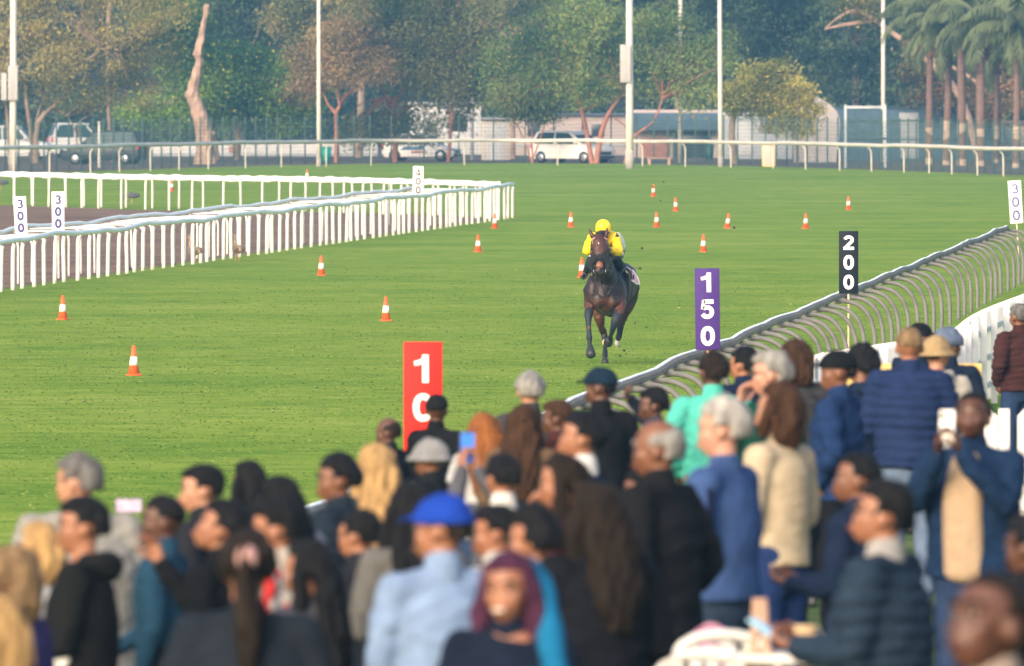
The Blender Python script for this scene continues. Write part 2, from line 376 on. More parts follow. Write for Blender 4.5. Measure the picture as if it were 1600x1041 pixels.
# ------------------------------------------------------------------ digits and signs
def arc(cx, cz, rx, rz, a0, a1, n=14): return [(cx+rx*math.cos(math.radians(a0+(a1-a0)*i/n)), cz+rz*math.sin(math.radians(a0+(a1-a0)*i/n))) for i in range(n+1)]
def stroke(path, w_, closed=False, th=.004):
    n = len(path); L = []; R = []
    for i in range(n):
        a = path[(i-1) % n] if (closed or i > 0) else path[i]; b = path[(i+1) % n] if (closed or i < n-1) else path[i]
        tx, tz = b[0]-a[0], b[1]-a[1]; l = math.hypot(tx, tz) or 1; nx, nz = -tz/l, tx/l
        f = 1.0
        if 0 < i < n-1:
            v1 = (path[i][0]-a[0], path[i][1]-a[1]); l1 = math.hypot(*v1) or 1; c = (-v1[1]/l1)*nx+(v1[0]/l1)*nz; f = 1/max(.6, abs(c))
        L.append((path[i][0]+nx*w_/2*f, path[i][1]+nz*w_/2*f)); R.append((path[i][0]-nx*w_/2*f, path[i][1]-nz*w_/2*f))
    V = [(x, 0, z) for x, z in L]+[(x, 0, z) for x, z in R]+[(x, th, z) for x, z in L]+[(x, th, z) for x, z in R]; Fc = []
    m = n if closed else n-1
    for i in range(m):
        j = (i+1) % n
        Fc += [(i, j, n+j, n+i), (2*n+i, 3*n+i, 3*n+j, 2*n+j), (i, 2*n+i, 2*n+j, j), (n+i, n+j, 3*n+j, 3*n+i)]
    if not closed: Fc += [(0, n, 3*n, 2*n), (n-1, 3*n-1, 4*n-1, 2*n-1)]
    return np.array(V, float), Fc
def digit(ch, w_=.052):
    # unit: height 1 -> scaled later; here metres for a 0.235 high digit
    H = .235; W = .17; h = H/2-w_/2; x = W/2-w_/2
    if ch == '0': return [stroke([(x*math.copysign(abs(math.cos(t))**.8, math.cos(t)), h*math.sin(t)) for t in [2*math.pi*i/28 for i in range(28)]], w_, True)]
    if ch == '1': return [stroke([(.02, -H/2), (.02, H/2)], w_), stroke([(.0, H/2-.045), (-.03, .052), (-.075, .045)], w_*.75)]
    if ch == '2': return [stroke(arc(0, .045, x, .047, 170, -35, 12)+[(-x+.005, -h+.01)], w_*.95), stroke([(-W/2, -h), (W/2, -h)], w_*.95)]
    if ch == '3': return [stroke(arc(-.002, .05, x*.92, .043, 160, -80, 12), w_*.85), stroke(arc(-.002, -.045, x, .05, 85, -160, 12), w_*.85)]
    if ch == '4': return [stroke([(.03, -H/2), (.03, H/2)], w_*.9), stroke([(.01, H/2-.02), (-W/2+.012, -.045)], w_*.7), stroke([(-W/2-.005, -.052), (W/2+.005, -.052)], w_*.85)]
    if ch == '5': return [stroke([(W/2-.012, h), (-x+.012, h)], w_*.95), stroke([(-x+.018, h+.02), (-x+.002, .0)], w_*.8), stroke(arc(-.005, -.035, x, .058, 140, -155, 14), w_*.95)]
def sign(loc, txt, bc, dc, label, group, bw=.31, bh=1.02, z0=1.03, ds=1.0, pitch=.325, tilt=0, polec=(.62, .5, .34), rz=0, w_=.052, round_=.015, pole_r=.018, bands=0):
    o = empty('distance_marker', loc, rz, label, 'distance marker', group); o.rotation_euler = (0, tilt, rz)
    bm_ = mat('marker_board_'+txt, bc, .6, .08, 4, spec=.15); b = obj('board', flat('board', [box((0, 0, z0+bh/2), (bw, .022, bh))], bm_, .008), o)
    n = len(txt)
    for i, ch in enumerate(txt):
        V, Fc = join([(v*np.array([ds, 1, ds]), f) for v, f in digit(ch, w_)]); V = V+np.array([0, -.017-.0015*i, z0+bh/2+(n-1)/2*pitch-i*pitch])
        obj('digit', flat('digit', [(V, Fc)], mat('digit_paint', dc, .5, .03, 5)), b)
    obj('pole', solid('pole', [tube([(0, .03, -.1), (0, .03, z0+bh*.6)], [pole_r, pole_r*.9], 8, rnd=False)], mat('pole_wood', polec, .8, .2, 10)), o)
    for k in range(bands):
        obj('tie_band', solid('tie_band', [tube([(0, .03, .25+k*.17), (0, .03, .275+k*.17)], [pole_r+.006]*2, 8, rnd=False)], mat('tie_band', (.12, .08, .06))), o)
    return o
def rp(D, dx=0): return (RX(D)+dx, D, 0)
sg = 'distance markers along the spectator rail'
s_ = sign(((661-800)*113/F, 113, .0), '100', (.62, .018, .012), (.85, .8, .78), 'red board with white numerals reading 100, partly hidden by heads', sg, bw=.325, bh=1.1, z0=1.17)
sign(((1108-800)*163/F, 163, 0), '150', (.055, .024, .16), (.85, .8, .8), 'purple board with white numerals reading 150', sg, bw=.30, bh=.99, tilt=-.012, z0=1.186, polec=(.55, .25, .1))
sign(((1326-800)*208/F, 208, 0), '200', (.006, .009, .015), (.85, .83, .8), 'black board with white numerals reading 200', sg, bw=.30, bh=.97, z0=1.142, pitch=.305, ds=.96)
sign(((1593.5-800)*308/F, 308, 0), '300', (.8, .79, .8), (.06, .05, .22), 'white board with navy 300 at the far end of the grey rail', sg, tilt=-.06, bw=.30, bh=.98, z0=1.14, pitch=.305, w_=.042)
lg = 'white markers behind the white rails'
sign(((37-800)*299/F, 299, 0), '300', (.8, .79, .8), (.03, .025, .15), 'tilted white board reading 300, leftmost marker behind the white rails', lg, .28, .87, .97, .88, .265, -.05, (.6, .38, .25), w_=.056, bands=4, pole_r=.03)
sign(((92-800)*303/F, 303, 0), '300', (.8, .79, .8), (.03, .025, .15), 'upright white board reading 300 beside the tilted one', lg, .28, .90, 1.01, .9, .27, -.012, (.6, .4, .3), w_=.056, bands=3, pole_r=.03)
sign(((652.5-800)*398/F, 398, 0), '400', (.8, .78, .74), (.04, .03, .03), 'small white board with black numerals reading 400', lg, .31, .89, .96, .92, .255, .012, (.55, .42, .35), w_=.045, bands=1, pole_r=.03)
o = empty('marker_stake', tuple(G(608, 352)), 0, 'thin grey stake rising behind the white rails', 'stake')
obj('stake', solid('stake', [tube([(0, 0, -.05), (0, 0, 1.4)], [.02, .018], 8)], mat('stake_grey', (.35, .33, .32))), o)
obj('collar', solid('collar', [tube([(0, 0, .82), (0, 0, .88)], [.045, .045], 8)], mat('stake_dark', (.05, .05, .05))), o)

# ------------------------------------------------------------------ cones
ORG = mat('cone_orange', (.80, .115, .022), .5, .08, 10); CW = mat('cone_white', (.82, .78, .74), .5, .04, 10)
def frust(z0, z1, r0, r1, n=20): return tube([(0, 0, z0), (0, 0, z1)], [r0, r1], n, rnd=False)
def make_cone():
    o = empty('traffic_cone')
    R = lambda z: .088-.062*z/.45
    obj('cone_body', solid('cone_body', [frust(0.01, .45, R(0), .026)], ORG), o)
    obj('reflective_band', solid('reflective_band', [frust(.155, .285, R(.155)+.003, R(.285)+.003)], CW), o)
    obj('base', flat('base', [box((0, 0, .012), (.19, .19, .024))], ORG, .006), o)
    return o
cones = [(209, 587, 'nearest orange cone, on open turf at far left', 0), (603, 502, 'orange cone on the turf above the red 100 board', .0), (98, 500, 'orange cone on turf just in front of the tilted 300 marker', 0),
    (502, 431, 'orange cone standing alone in front of the middle of the white rails', 0), (747, 394, 'orange cone on turf near the end of the white rails, nearer of two', 0), (773, 357, 'orange cone touching the foot of the white rails end', 0),
    (892, 355, 'orange cone just left of the jockey helmet level', 0), (1021, 307, 'farthest cone of the group on the open turf behind the jockey', 0), (1056, 330, 'cone a little nearer and right of the farthest turf cone', -.03),
    (1026, 355, 'cone level with the helmet, right of the jockey', 0), (1136, 357, 'leaning cone in the middle of the far turf above the 150 board', .12), (1326, 328, 'orange cone straight behind the black 200 board', -.03),
    (1259, 357, 'orange cone on turf left of the 200 board top', 0), (1099, 394, 'orange cone standing just above the purple 150 board', 0), (909, 434, 'orange cone half hidden behind the horse and rider', 0),
    (480, 281, 'tiny cone in the far turf behind the middle of the far white rail', 0), (268, 299, 'small cone seen between posts of the far white rail', 0)]
c0 = make_cone()
for i, (x, y, lb, tl) in enumerate(cones):
    c = c0 if i == 0 else copy_tree(c0)
    c.location = G(x, y); c.rotation_euler = (0, tl, R0.uniform(0, 1.5)); tag(c, lb, 'traffic cone', 'orange cones on the turf')
# ------------------------------------------------------------------ white picket fence
def picket(x, y): pass
PF = mat('picket_white', (.62, .61, .61), .55, .05, 6, .1, 20)
def picket_fence(pts, step, label, ph=1.32, pw=.07, zf=None):
    o = empty('picket_fence', tuple(float(v) for v in pts[0]), 0, label, 'fence'); b = np.array(pts[0], float)
    seg = [np.array(p, float)-b for p in pts]
    cum = np.concatenate([[0], np.cumsum([np.linalg.norm(seg[i+1]-seg[i]) for i in range(len(seg)-1)])]); L = cum[-1]
    V = np.array([(-pw/2, 0, .05), (pw/2, 0, .05), (pw/2, 0, ph-.06), (0, 0, ph), (-pw/2, 0, ph-.06)]); V = np.vstack([V, V+np.array([0, .022, 0])])
    pm_ = flat('picket', [(V, [(0, 1, 2, 3, 4), (9, 8, 7, 6, 5), (0, 5, 6, 1), (1, 6, 7, 2), (2, 7, 8, 3), (3, 8, 9, 4), (4, 9, 5, 0)])], PF)
    at = lambda d: np.array([np.interp(d, cum, [q[i] for q in seg]) for i in range(3)])
    d = 0; k = 0; rest = []
    while d < L:
        p = at(d); q = at(min(d+.3, L)) if d < L-.3 else p; 
        if d < L-.3: t = nrm(q-p)
        ang = math.atan2(t[1], t[0])
        if k < 98: po = obj('picket', pm_, o, tuple(p), ang); po.rotation_euler = (R0.gauss(0, .02), R0.gauss(0, .02), ang+R0.gauss(0, .22))
        else:
            Vv = V @ np.array(Matrix.Rotation(ang, 3, 'Z')).T+p; rest.append((Vv, [(0, 1, 2, 3, 4), (9, 8, 7, 6, 5), (0, 5, 6, 1), (1, 6, 7, 2), (2, 7, 8, 3), (3, 8, 9, 4), (4, 9, 5, 0)]))
        d += step; k += 1
    if rest: tag(obj('far_pickets', flat('far_pickets', rest, PF), o), kind='stuff')
    n = max(2, int(L/2)); ds_ = np.linspace(0, L, n)
    for z in (.28, .66, 1.04)[: (3 if ph > 1.1 else 2)]:
        obj('rail', flat('rail', [(lambda a, b_: bar(a, b_, .04, .07))(at(ds_[i])+np.array([.035, 0, z]), at(ds_[i+1])+np.array([.035, 0, z])) for i in range(n-1)], PF), o)
    for dd in ds_[::2]: obj('post', flat('post', [box(at(dd)+np.array([.10, .03, ph*.5]), (.09, .09, ph))], PF, .005), o)
    return o
pf = []
for D in np.arange(128, 232, 4.0):
    X = 3.86+(D-143.7)*.0672+.12*math.sin(D*.13); pf.append((X-.0, D, float(apron_z(np.array(X), np.array(D)))))
picket_fence(pf, .135, 'long white picket fence running away behind the navy quilted jacket')
D = 110; picket_fence([(P(x, 0, D).x, D, gz(D)) for x in (1550, 1600, 1680, 1760)], .27, 'near end of a white picket fence with pointed tops', 1.08, .11)
# ------------------------------------------------------------------ far mesh fence
FG = mat('fence_green', (.02, .06, .05), .6, .1, 2)
def wiremat(name, col, gap, th):
    m = bpy.data.materials.new(name); m.use_nodes = True; nt = m.node_tree; b = nt.nodes['Principled BSDF']; b.inputs['Base Color'].default_value = (*col, 1)
    b.inputs['Roughness'].default_value = .6
    return m
xsf = list(range(-100, 1730, 30)); fp = [frail(x, -4.6) for x in xsf]
o = empty('mesh_fence', tuple(fp[0]), 0, 'dark green wire mesh fence behind the far rail in front of the cars', 'fence'); b0 = fp[0]
pm_ = flat('fence_post', [box((0, 0, 1.2), (.075, .075, 2.5)), box((0, 0, 2.47), (.1, .1, .05))], FG, .008)
L = 0; d = 0; cum = [0]
for i in range(len(fp)-1): cum.append(cum[-1]+(fp[i+1]-fp[i]).length)
def fat(dd): return Vector([np.interp(dd, cum, [q[i] for q in fp]) for i in range(3)])
dd = .5; k = 0
while dd < cum[-1] and k < 95:
    obj('fence_post', pm_, o, tuple(fat(dd)-b0)); dd += max(2.3, cum[-1]/94); k += 1
mesh = []
for i in range(len(fp)-1):
    a = fp[i]-b0; b = fp[i+1]-b0
    for z in np.arange(.12, 2.4, .19): mesh.append(bar((a.x, a.y, z), (b.x, b.y, z), .014, .014))
    n = int((b-a).length/.22)
    for q in range(n):
        p = a.lerp(b, q/n); mesh.append(bar((p.x, p.y+.01, .05), (p.x, p.y+.01, 2.4), .01, .01))
obj('wire_mesh', solid('wire_mesh', mesh, FG, False), o)

# ------------------------------------------------------------------ light poles
PM = mat('pole_cream', (.56, .51, .45), .6, .08, 2); PD = mat('pole_box', (.36, .33, .33), .6, .06, 2)
def pole(x, D, r, ytop, label, box_=None, low=None, lean=0, xt=None):
    base = P(x, 0, D); o = empty('light_pole', (base.x, D, 0), 0, label, 'pole', 'tall poles in front of the trees')
    top = HC-(ytop-HZ)*D/F; o.rotation_euler = (0, lean, 0)
    obj('shaft', solid('shaft', [tube([(0, 0, -.1), (0, 0, 3), (0, 0, top)], [r, r*.95, r*.78], 14, rnd=False)], PM), o)
    obj('foot_sleeve', solid('foot_sleeve', [tube([(0, 0, -.1), (0, 0, low or .9)], [r*1.16]*2, 14, rnd=False)], mat('sleeve', (.36, .32, .28), .8, .2, 4)), o)
    if box_:
        for (bx, z0, z1, bw) in box_:
            c = obj('control_box', flat('control_box', [box((bx, -.18, (z0+z1)/2), (bw, .3, z1-z0))], PD, .02), o)
            obj('hinge_strip', flat('hinge_strip', [box((bx+bw*.3, -.34, (z0+z1)/2), (.03, .02, (z1-z0)*.9))], PM), c)
    return o
zf = lambda y, D: HC-(y-HZ)*D/F
pole(20, 628, .17, -220, 'thick pale pole with two grey boxes at far left', [(.0, zf(157, 628), zf(102, 628), .46), (-.42, zf(157, 628), zf(114, 628), .26)], 1.0, .004)
pole(498, 672, .105, -220, 'slim white pole left of centre rising past the brown tree', low=.4)
pole(984, 655, .19, -220, 'thick pale pole with a tall grey box, right of centre', [(-.2, zf(129, 655), zf(70, 655), .52)], .9, -.002)
pole(1063, 700, .12, -220, 'pole half covered by leaves right of the boxed thick pole', low=2.2)
pole(1126, 668, .12, -220, 'slim white pole beside the yellow green tree', low=.5, lean=-.006)
pole(1380, 700, .115, -220, 'cream pole standing at the wire gate near the palms', low=.6)
o = empty('short_post', tuple(G(155, 262)), 0, 'thin cream post before the dark vehicle', 'post'); obj('shaft', solid('shaft', [tube([(0, 0, 0), (0, 0, 2.2)], [.07, .06], 10)], PM), o); obj('cap', solid('cap', [ell((0, 0, 2.24), (.09, .09, .06))], PD), o)
o = empty('short_post', tuple(P(738, 254, 720)), 0, 'grey post beside the pale booth', 'post'); obj('shaft', solid('shaft', [tube([(0, 0, 0), (0, 0, 3.4)], [.1, .08], 10)], PD), o); obj('cap', solid('cap', [ell((0, 0, 3.42), (.12, .12, .06))], PM), o)

# ------------------------------------------------------------------ buildings and walls
def face_box(name, label, cat, x0, x1, y0, y1, D, depth, m, parts=(), bev=.02, group=None):
    """a block whose front stands at distance D; y1 is its foot row"""
    p0 = P(x0, y1, D); p1 = P(x1, y0, D); c = ((p0.x+p1.x)/2, D+depth/2, 0); h = p1.z; w_ = p1.x-p0.x
    o = empty(name, c, 0, label, cat, group)
    obj('wall', flat('wall', [box((0, 0, h/2-.05), (w_, depth, h+.1))], m, bev), o)
    for (n, u0, u1, v0, v1, mm, pr) in parts:       # fractions across / up the front
        q = obj(n, flat(n, [box(((u0+u1-1)*w_/2, -depth/2-pr/2+.001, (v0+v1)*h/2), ((u1-u0)*w_, pr, (v1-v0)*h))], mm, .008), o)
    return o
WB = mat('render_white', (.46, .45, .45), .8, .1, .6, .1, 10); WP2 = mat('render_pink', (.42, .34, .31), .85, .1, .6); GB = mat('render_grey', (.30, .31, .33), .85, .1, .6)
DW = mat('window_dark', (.03, .04, .05), .2, .1, 2); DBL = mat('tarp_blue', (.05, .09, .13), .8, .15, 1.5, .3, 5); RB = mat('brick_red', (.30, .13, .10), .9, .25, 6)
CRM = mat('trim_cream', (.50, .44, .38), .7, .06, 2)
face_box('boundary_wall', 'long low white wall behind the green bush and the fence', 'wall', 235, 590, 224, 254, 760, .3, WB, [('coping', 0, 1, .97, 1.03, CRM, .06), ('plinth', 0, 1, 0, .25, GB, .04), ('red_panel', .345, .37, .25, .8, RB, .05)])
face_box('white_building', 'pale building half hidden by the dark tree, left of the booth', 'building', 640, 752, 160, 253, 775, 6, WB, [('window', .55, .8, .45, .75, DW, .03), ('door', .2, .38, 0, .55, GB, .05), ('eave', -.02, 1.02, .96, 1.0, GB, .3)])
face_box('booth', 'small cream booth standing to the right of the white hatchback', 'booth', 752, 797, 184, 254, 725, 2, CRM, [('roof_slab', -.06, 1.06, .96, 1.0, GB, .25), ('shutter', .15, .85, .5, .85, WB, .03), ('door', .2, .7, 0, .42, WB, .02)])
face_box('pink_building', 'long pinkish building behind the second white car', 'building', 800, 1000, 178, 252, 770, 6, WP2, [('window', .12, .22, .45, .75, DW, .03), ('window', .62, .72, .45, .75, DW, .03), ('wall_stripe', 0, 1, .2, .26, GB, .03), ('eave', -.01, 1.01, .96, 1.0, DBL, .3)])
face_box('awning_shed', 'shed with a dark blue awning right of the thick boxed pole', 'shed', 988, 1125, 172, 253, 745, 5, WP2, [('awning', -.02, 1.02, .58, .94, DBL, 1.2), ('counter', .1, .4, .02, .42, RB, .3), ('opening', .55, .9, 0, .55, DW, .02), ('frame_post', .46, .49, 0, .6, FG, .9)])
face_box('grey_block', 'grey concrete block behind the yellow green tree', 'block', 1128, 1238, 176, 256, 735, 4, GB, [('panel', .1, .45, .1, .8, WB, .02), ('coping', 0, 1, .95, 1.0, WB, .1)])
face_box('netted_court', 'wide dark blue netted enclosure behind the wire gate and palms', 'enclosure', 1310, 1560, 168, 262, 716, 8, DBL, [('net_band', 0, 1, .74, .77, FG, .05), ('net_band', 0, 1, .4, .42, FG, .05), ('panel', .38, .5, .05, .9, GB, .02), ('top_tube', 0, 1, .985, 1.0, FG, .12)])
face_box('cream_building', 'cream block at the far right edge behind the last palm', 'building', 1556, 1720, 190, 262, 722, 5, mat('render_sand', (.55, .43, .34), .85, .1, .6), [('grey_panel', .04, .16, .1, .85, GB, .03), ('eave', -.01, 1.01, .95, 1.0, RB, .25)])
face_box('yellow_kiosk', 'low yellow cabinet in front of the fence near the yellow tree', 'cabinet', 1191, 1211, 222, 259, 672, .6, mat('cabinet_yellow', (.72, .50, .22), .6, .05, 3), [('door', .12, .88, .08, .86, CRM, .02), ('lid', -.05, 1.05, .93, 1.0, CRM, .08)])
# rounded pale panel (inflated wind break)
o = empty('curved_screen', tuple(P(1275, 260, 706)), 0, 'tall pale screen with a rounded shoulder left of the wire gate', 'screen')
def prof_plate(name, pts, th, m, parent, bev=.03):
    n = len(pts); V = np.array([(x, -th/2, z) for x, z in pts]+[(x, th/2, z) for x, z in pts]); Fc = [tuple(range(n)), tuple(range(n, 2*n))[::-1]]+[(i, n+i, n+(i+1) % n, (i+1) % n) for i in range(n)]
    return obj(name, flat(name, [(V, Fc)], m, bev), parent)
kx = lambda x: (x-1275)*706/F; kz = lambda y: (260-y)*706/F
prof_plate('panel', [(kx(x), kz(y)) for x, y in [(1240, 260), (1240, 165), (1252, 156), (1278, 152), (1297, 163), (1308, 174), (1313, 190), (1311, 220), (1307, 245), (1307, 260)]], 1.2, mat('screen_pale', (.42, .37, .36), .8, .06, 1), o, .06)
for xx in (1252, 1273, 1290): obj('seam', flat('seam', [box((kx(xx), -.615, 1.5), (.03, .02, 2.9))], GB), o)
# wire gate
o = empty('wire_gate', tuple(P(1352, 265, 662)), 0, 'tall grey steel gate frame in front of the blue netted court', 'gate')
GM = mat('gate_steel', (.40, .42, .44), .5, .1, 3); gx = 31*662/F; gh = 101*662/F
for s in (-1, 1): obj('gate_post', flat('gate_post', [box((s*gx, 0, gh/2), (.12, .1, gh))], GM, .01), o)
obj('lintel', flat('lintel', [box((0, 0, gh-.12), (2*gx-.13, .09, .13))], GM, .01), o)
obj('brace', flat('brace', [bar((-gx+.5, .02, .1), (-gx+.5, .02, gh-.2), .07, .07), bar((gx-.16, -.01, .1), (gx-.16, -.01, gh-.25), .09, .06), bar((-gx+.1, .03, gh*.55), (gx-.1, .03, gh*.55), .04, .05)], FG), o)
obj('latch', flat('latch', [box((gx-.1, -.08, gh*.48), (.3, .05, .1))], DW, .01), o)
# bench and bins
WD = mat('bench_wood', (.36, .22, .15), .8, .2, 6)
o = empty('bench', tuple(P(1030, 260, 685)), 0, 'low brown wooden bench behind the far rail under the awning', 'bench')
obj('seat', flat('seat', [box((0, 0, .42), (1.35, .4, .06))], WD, .01), o)
for s in (-.5, .5): obj('leg', flat('leg', [box((s, 0, .2), (.14, .34, .38))], WD, .01), o)
GN = mat('bin_green', (.01, .22, .17), .5, .1, 3)
for x, D, lb, c in ((510, 690, 'small teal bin beside the slim white pole', GN), (1108, 715, 'dark green wheeled bin beside the shed', mat('bin_dark', (.01, .05, .04), .5, .1, 3))):
    o = empty('litter_bin', (P(x, 0, D).x, D, 0), 0, lb, 'bin'); obj('body', solid('body', [tube([(0, 0, .08), (0, 0, .8)], [.2, .27], 16, rnd=False)], c), o); obj('lid', solid('lid', [ell((0, 0, .82), (.29, .29, .1))], c), o)
    for s in (-.15, .15): obj('wheel', solid('wheel', [tube([(s-.03, .15, .09), (s+.03, .15, .09)], [.09, .09], 12, rnd=False)], DW), o)

# ------------------------------------------------------------------ cars
TY = mat('tyre', (.015, .015, .017), .8, .1, 8); RIM = mat('alloy', (.4, .4, .42), .35, .05, 5, metal=.7); GL = mat('car_glass', (.02, .05, .06), .35, .02, 2, spec=.15)
LH = mat('headlamp', (.6, .62, .65), .15, .02, 3); LR = mat('tail_lamp', (.5, .02, .02), .3, .02, 3)
def car(x, D, rz, label, col, kind, L=3.9, W=1.7, H=1.5, extra=None):
    paint = mat('paint_'+kind, col, .38, .02, 2, spec=.35)
    o = empty('parked_car', (P(x, 0, D).x, D, 0), rz, label, 'car', 'cars parked beyond the fence')
    bl = H*.58; f = L/2
    if kind == 'suv': body = [(-f, .35), (-f-.02, .8), (-f+.05, bl+.05), (f-1.0, bl), (f-.15, bl-.13), (f, .72), (f, .35), (f-.15, .22), (-f+.15, .22)]; gh_ = [(-f+.02, bl), (-f+.28, H-.05), (-f+.6, H), (.35, H-.02), (f-1.55, H-.18), (f-.95, bl)]
    else: body = [(-f, .38), (-f-.0, .75), (-f+.08, bl), (f-.95, bl), (f-.35, bl-.16), (f-.06, bl-.32), (f, .5), (f-.03, .3), (f-.15, .2), (-f+.15, .2)]; gh_ = [(-f+.08, bl), (-f+.42, H-.1), (-f+.75, H), (.15, H-.0), (.55, H-.12), (f-.85, bl)]
    def slab(pts, hw, inset):
        n = len(pts); zs = [p[1] for p in pts]; z0, z1 = min(zs), max(zs); V = []
        for s in (-1, 1):
            for (a, z) in pts: V.append((a, s*(hw-inset*(z-z0)/(z1-z0)), z))
        return np.array(V), [tuple(range(n))[::-1], tuple(range(n, 2*n))]+[(i, (i+1) % n, n+(i+1) % n, n+i) for i in range(n)]
    obj('body', flat('body', [slab(body, W/2, .06)], paint, .07, 3), o)
    cb = obj('cabin', flat('cabin', [slab(gh_, W/2-.06, .16)], paint, .06, 3), o)
    cx = sum(p[0] for p in gh_)/len(gh_); zc = (bl+H)/2
    sh = [(cx+(a-cx)*.86, bl+.03+(z-bl)*.84) for a, z in gh_]
    n = len(sh)
    for s in (-1, 1):
        half = [[p for p in sh]]
        ins = [W/2-.06-.16*(z-bl)/(H-bl)+.012 for a, z in sh]
        V = np.array([(a, s*i_, z) for (a, z), i_ in zip(sh, ins)]+[(a, s*(i_-.02), z) for (a, z), i_ in zip(sh, ins)])
        obj('side_window', flat('side_window', [(V, [tuple(range(n)), tuple(range(n, 2*n))[::-1]]+[(i, n+i, n+(i+1) % n, (i+1) % n) for i in range(n)])], GL), o)
        obj('pillar', flat('pillar', [bar((cx, s*(W/2-.045), bl+.03), (cx-.03, s*(W/2-.19), H-.07), .07, .03)], paint), o)
        obj('mirror', flat('mirror', [box((f-1.25, s*(W/2+.07), bl+.08), (.14, .16, .12))], paint, .03), o)
        obj('headlight', solid('headlight', [ell((f-.2, s*(W/2-.22), bl-.24), (.2, .2, .09))], LH), o)
        obj('tail_light', solid('tail_light', [ell((-f+.05, s*(W/2-.12), bl-.12), (.08, .1, .18))], LR), o)
        for a in (-f+.72, f-.75):
            wh = obj('wheel', solid('wheel', [tube([(a, s*(W/2-.16), .31), (a, s*(W/2+.005), .31)], [.31, .31], 24, rnd=False)], TY), o)
            obj('rim', solid('rim', [tube([(a, s*(W/2-.0), .31), (a, s*(W/2+.02), .31)], [.2, .18], 18, rnd=False)], RIM), wh)
    def cross(p0, p1, i0, i1, name, m):
        a0, z0 = p0; a1, z1 = p1; dn_ = nrm(np.array([(z1-z0), 0, -(a1-a0)])); dn_ = dn_*np.sign(dn_[0]*(a0-cx) or 1)*.012
        V = np.array([(a0, -i0, z0), (a0, i0, z0), (a1, i1, z1), (a1, -i1, z1)])+dn_; V = np.vstack([V, V-dn_*1.6])
        obj(name, flat(name, [(V, [(0, 1, 2, 3), (7, 6, 5, 4), (0, 4, 5, 1), (1, 5, 6, 2), (2, 6, 7, 3), (3, 7, 4, 0)])], m), o)
    A, B = gh_[-1], gh_[-2]; lerp = lambda p, q, t: (p[0]+(q[0]-p[0])*t, p[1]+(q[1]-p[1])*t)
    cross(lerp(A, B, .12), lerp(A, B, .95), W/2-.16, W/2-.26, 'windscreen', GL)
    A, B = gh_[0], gh_[1]; cross(lerp(A, B, .15), lerp(A, B, .95), W/2-.16, W/2-.26, 'rear_window', GL)
    obj('grille', flat('grille', [box((f-.01, 0, .52), (.05, W*.55, .18))], DW, .01), o)
    obj('bumper', flat('bumper', [box((f+.01, 0, .33), (.08, W*.86, .14))], DW, .02), o)
    return o
c1 = car(659, 716, math.radians(-14), 'white hatchback with blue stripe on its side, nose to the right', (.74, .70, .68), 'hatch', 4.0, 1.68, 1.48)
for s in (-1,):
    obj('side_stripe', flat('side_stripe', [box((-.25, s*.862, .70), (1.15, .012, .16))], mat('decal_blue', (.03, .16, .33), .4)), c1)
    obj('side_stripe', flat('side_stripe', [box((-.0, s*.862, .5), (.75, .012, .08))], mat('decal_red', (.4, .06, .05), .4)), c1)
car(895, 700, math.radians(-38), 'white four wheel drive parked nose right behind the leaning trunk', (.76, .74, .72), 'suv', 4.3, 1.8, 1.68)
car(163, 688, math.radians(166), 'dark blue four wheel drive under the left tree with red tail lamp', (.003, .007, .012), 'suv', 4.1, 1.8, 1.75)
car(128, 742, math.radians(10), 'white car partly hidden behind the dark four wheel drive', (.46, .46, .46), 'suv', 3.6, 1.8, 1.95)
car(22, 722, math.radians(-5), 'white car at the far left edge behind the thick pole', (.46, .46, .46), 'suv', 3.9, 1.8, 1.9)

# ------------------------------------------------------------------ trees
def leaves_mesh(name, cen, rad, n, size, m, seed, clump=.27, top=.35, droop=.0):
    """cen (k,3), rad (k,3) crown lobes; n leaf faces in clumps on and inside the lobes"""
    rs = np.random.RandomState(seed); cen = np.array(cen); rad = np.array(rad); k = len(cen)
    vol = rad.prod(1)**(.66); pr = vol/vol.sum(); nc = max(8, n//38)
    w_ = rs.choice(k, nc, p=pr); d = rs.randn(nc, 3); d /= np.linalg.norm(d, axis=1)[:, None]; r = rs.uniform(.28, 1.0, nc)**.45
    cc = cen[w_]+d*rad[w_]*r[:, None]; cc[:, 2] = np.maximum(cc[:, 2], .35)
    ci = rs.randint(0, nc, n); cs = rs.uniform(.6, 1.35, nc)
    p = cc[ci]+rs.randn(n, 3)*(clump*cs[ci])[:, None]*np.array([1, 1, .62]); p[:, 2] -= droop*rs.rand(n)**2
    a = rs.randn(n, 3); a[:, 2] += top; a /= np.linalg.norm(a, axis=1)[:, None]; t = np.cross(a, rs.randn(n, 3)); t /= np.linalg.norm(t, axis=1)[:, None]; b = np.cross(a, t)
    s = (size*rs.uniform(.55, 1.25, n))[:, None]
    V = np.stack([p-t*s*.5, p+b*s*.28, p+t*s*.55, p-b*s*.3], 1).reshape(-1, 3)
    me = mesh_np(name, V, np.arange(4*n).reshape(-1, 4), m, False)
    cv = np.clip(.40+.38*vnoise(cc, .14, seed)+.42*vnoise(cc, .42, seed+1)+rs.uniform(-.16, .16, nc), 0, .85); v = np.clip(cv[ci]+rs.uniform(-.05, .07, n), 0, .93); v[rs.rand(n) < .02] = .99
    at = me.attributes.new('v', 'FLOAT', 'POINT'); at.data.foreach_set('value', np.repeat(v, 4).astype(np.float32)); return me
def pxp(pts, D, x0, y0, dep=0):
    rs = random.Random(int(pts[0][0])); return [((x-x0)*D/F, (rs.uniform(-dep, dep) if i else 0), (y0-y)*D/F) for i, (x, y) in enumerate(pts)]
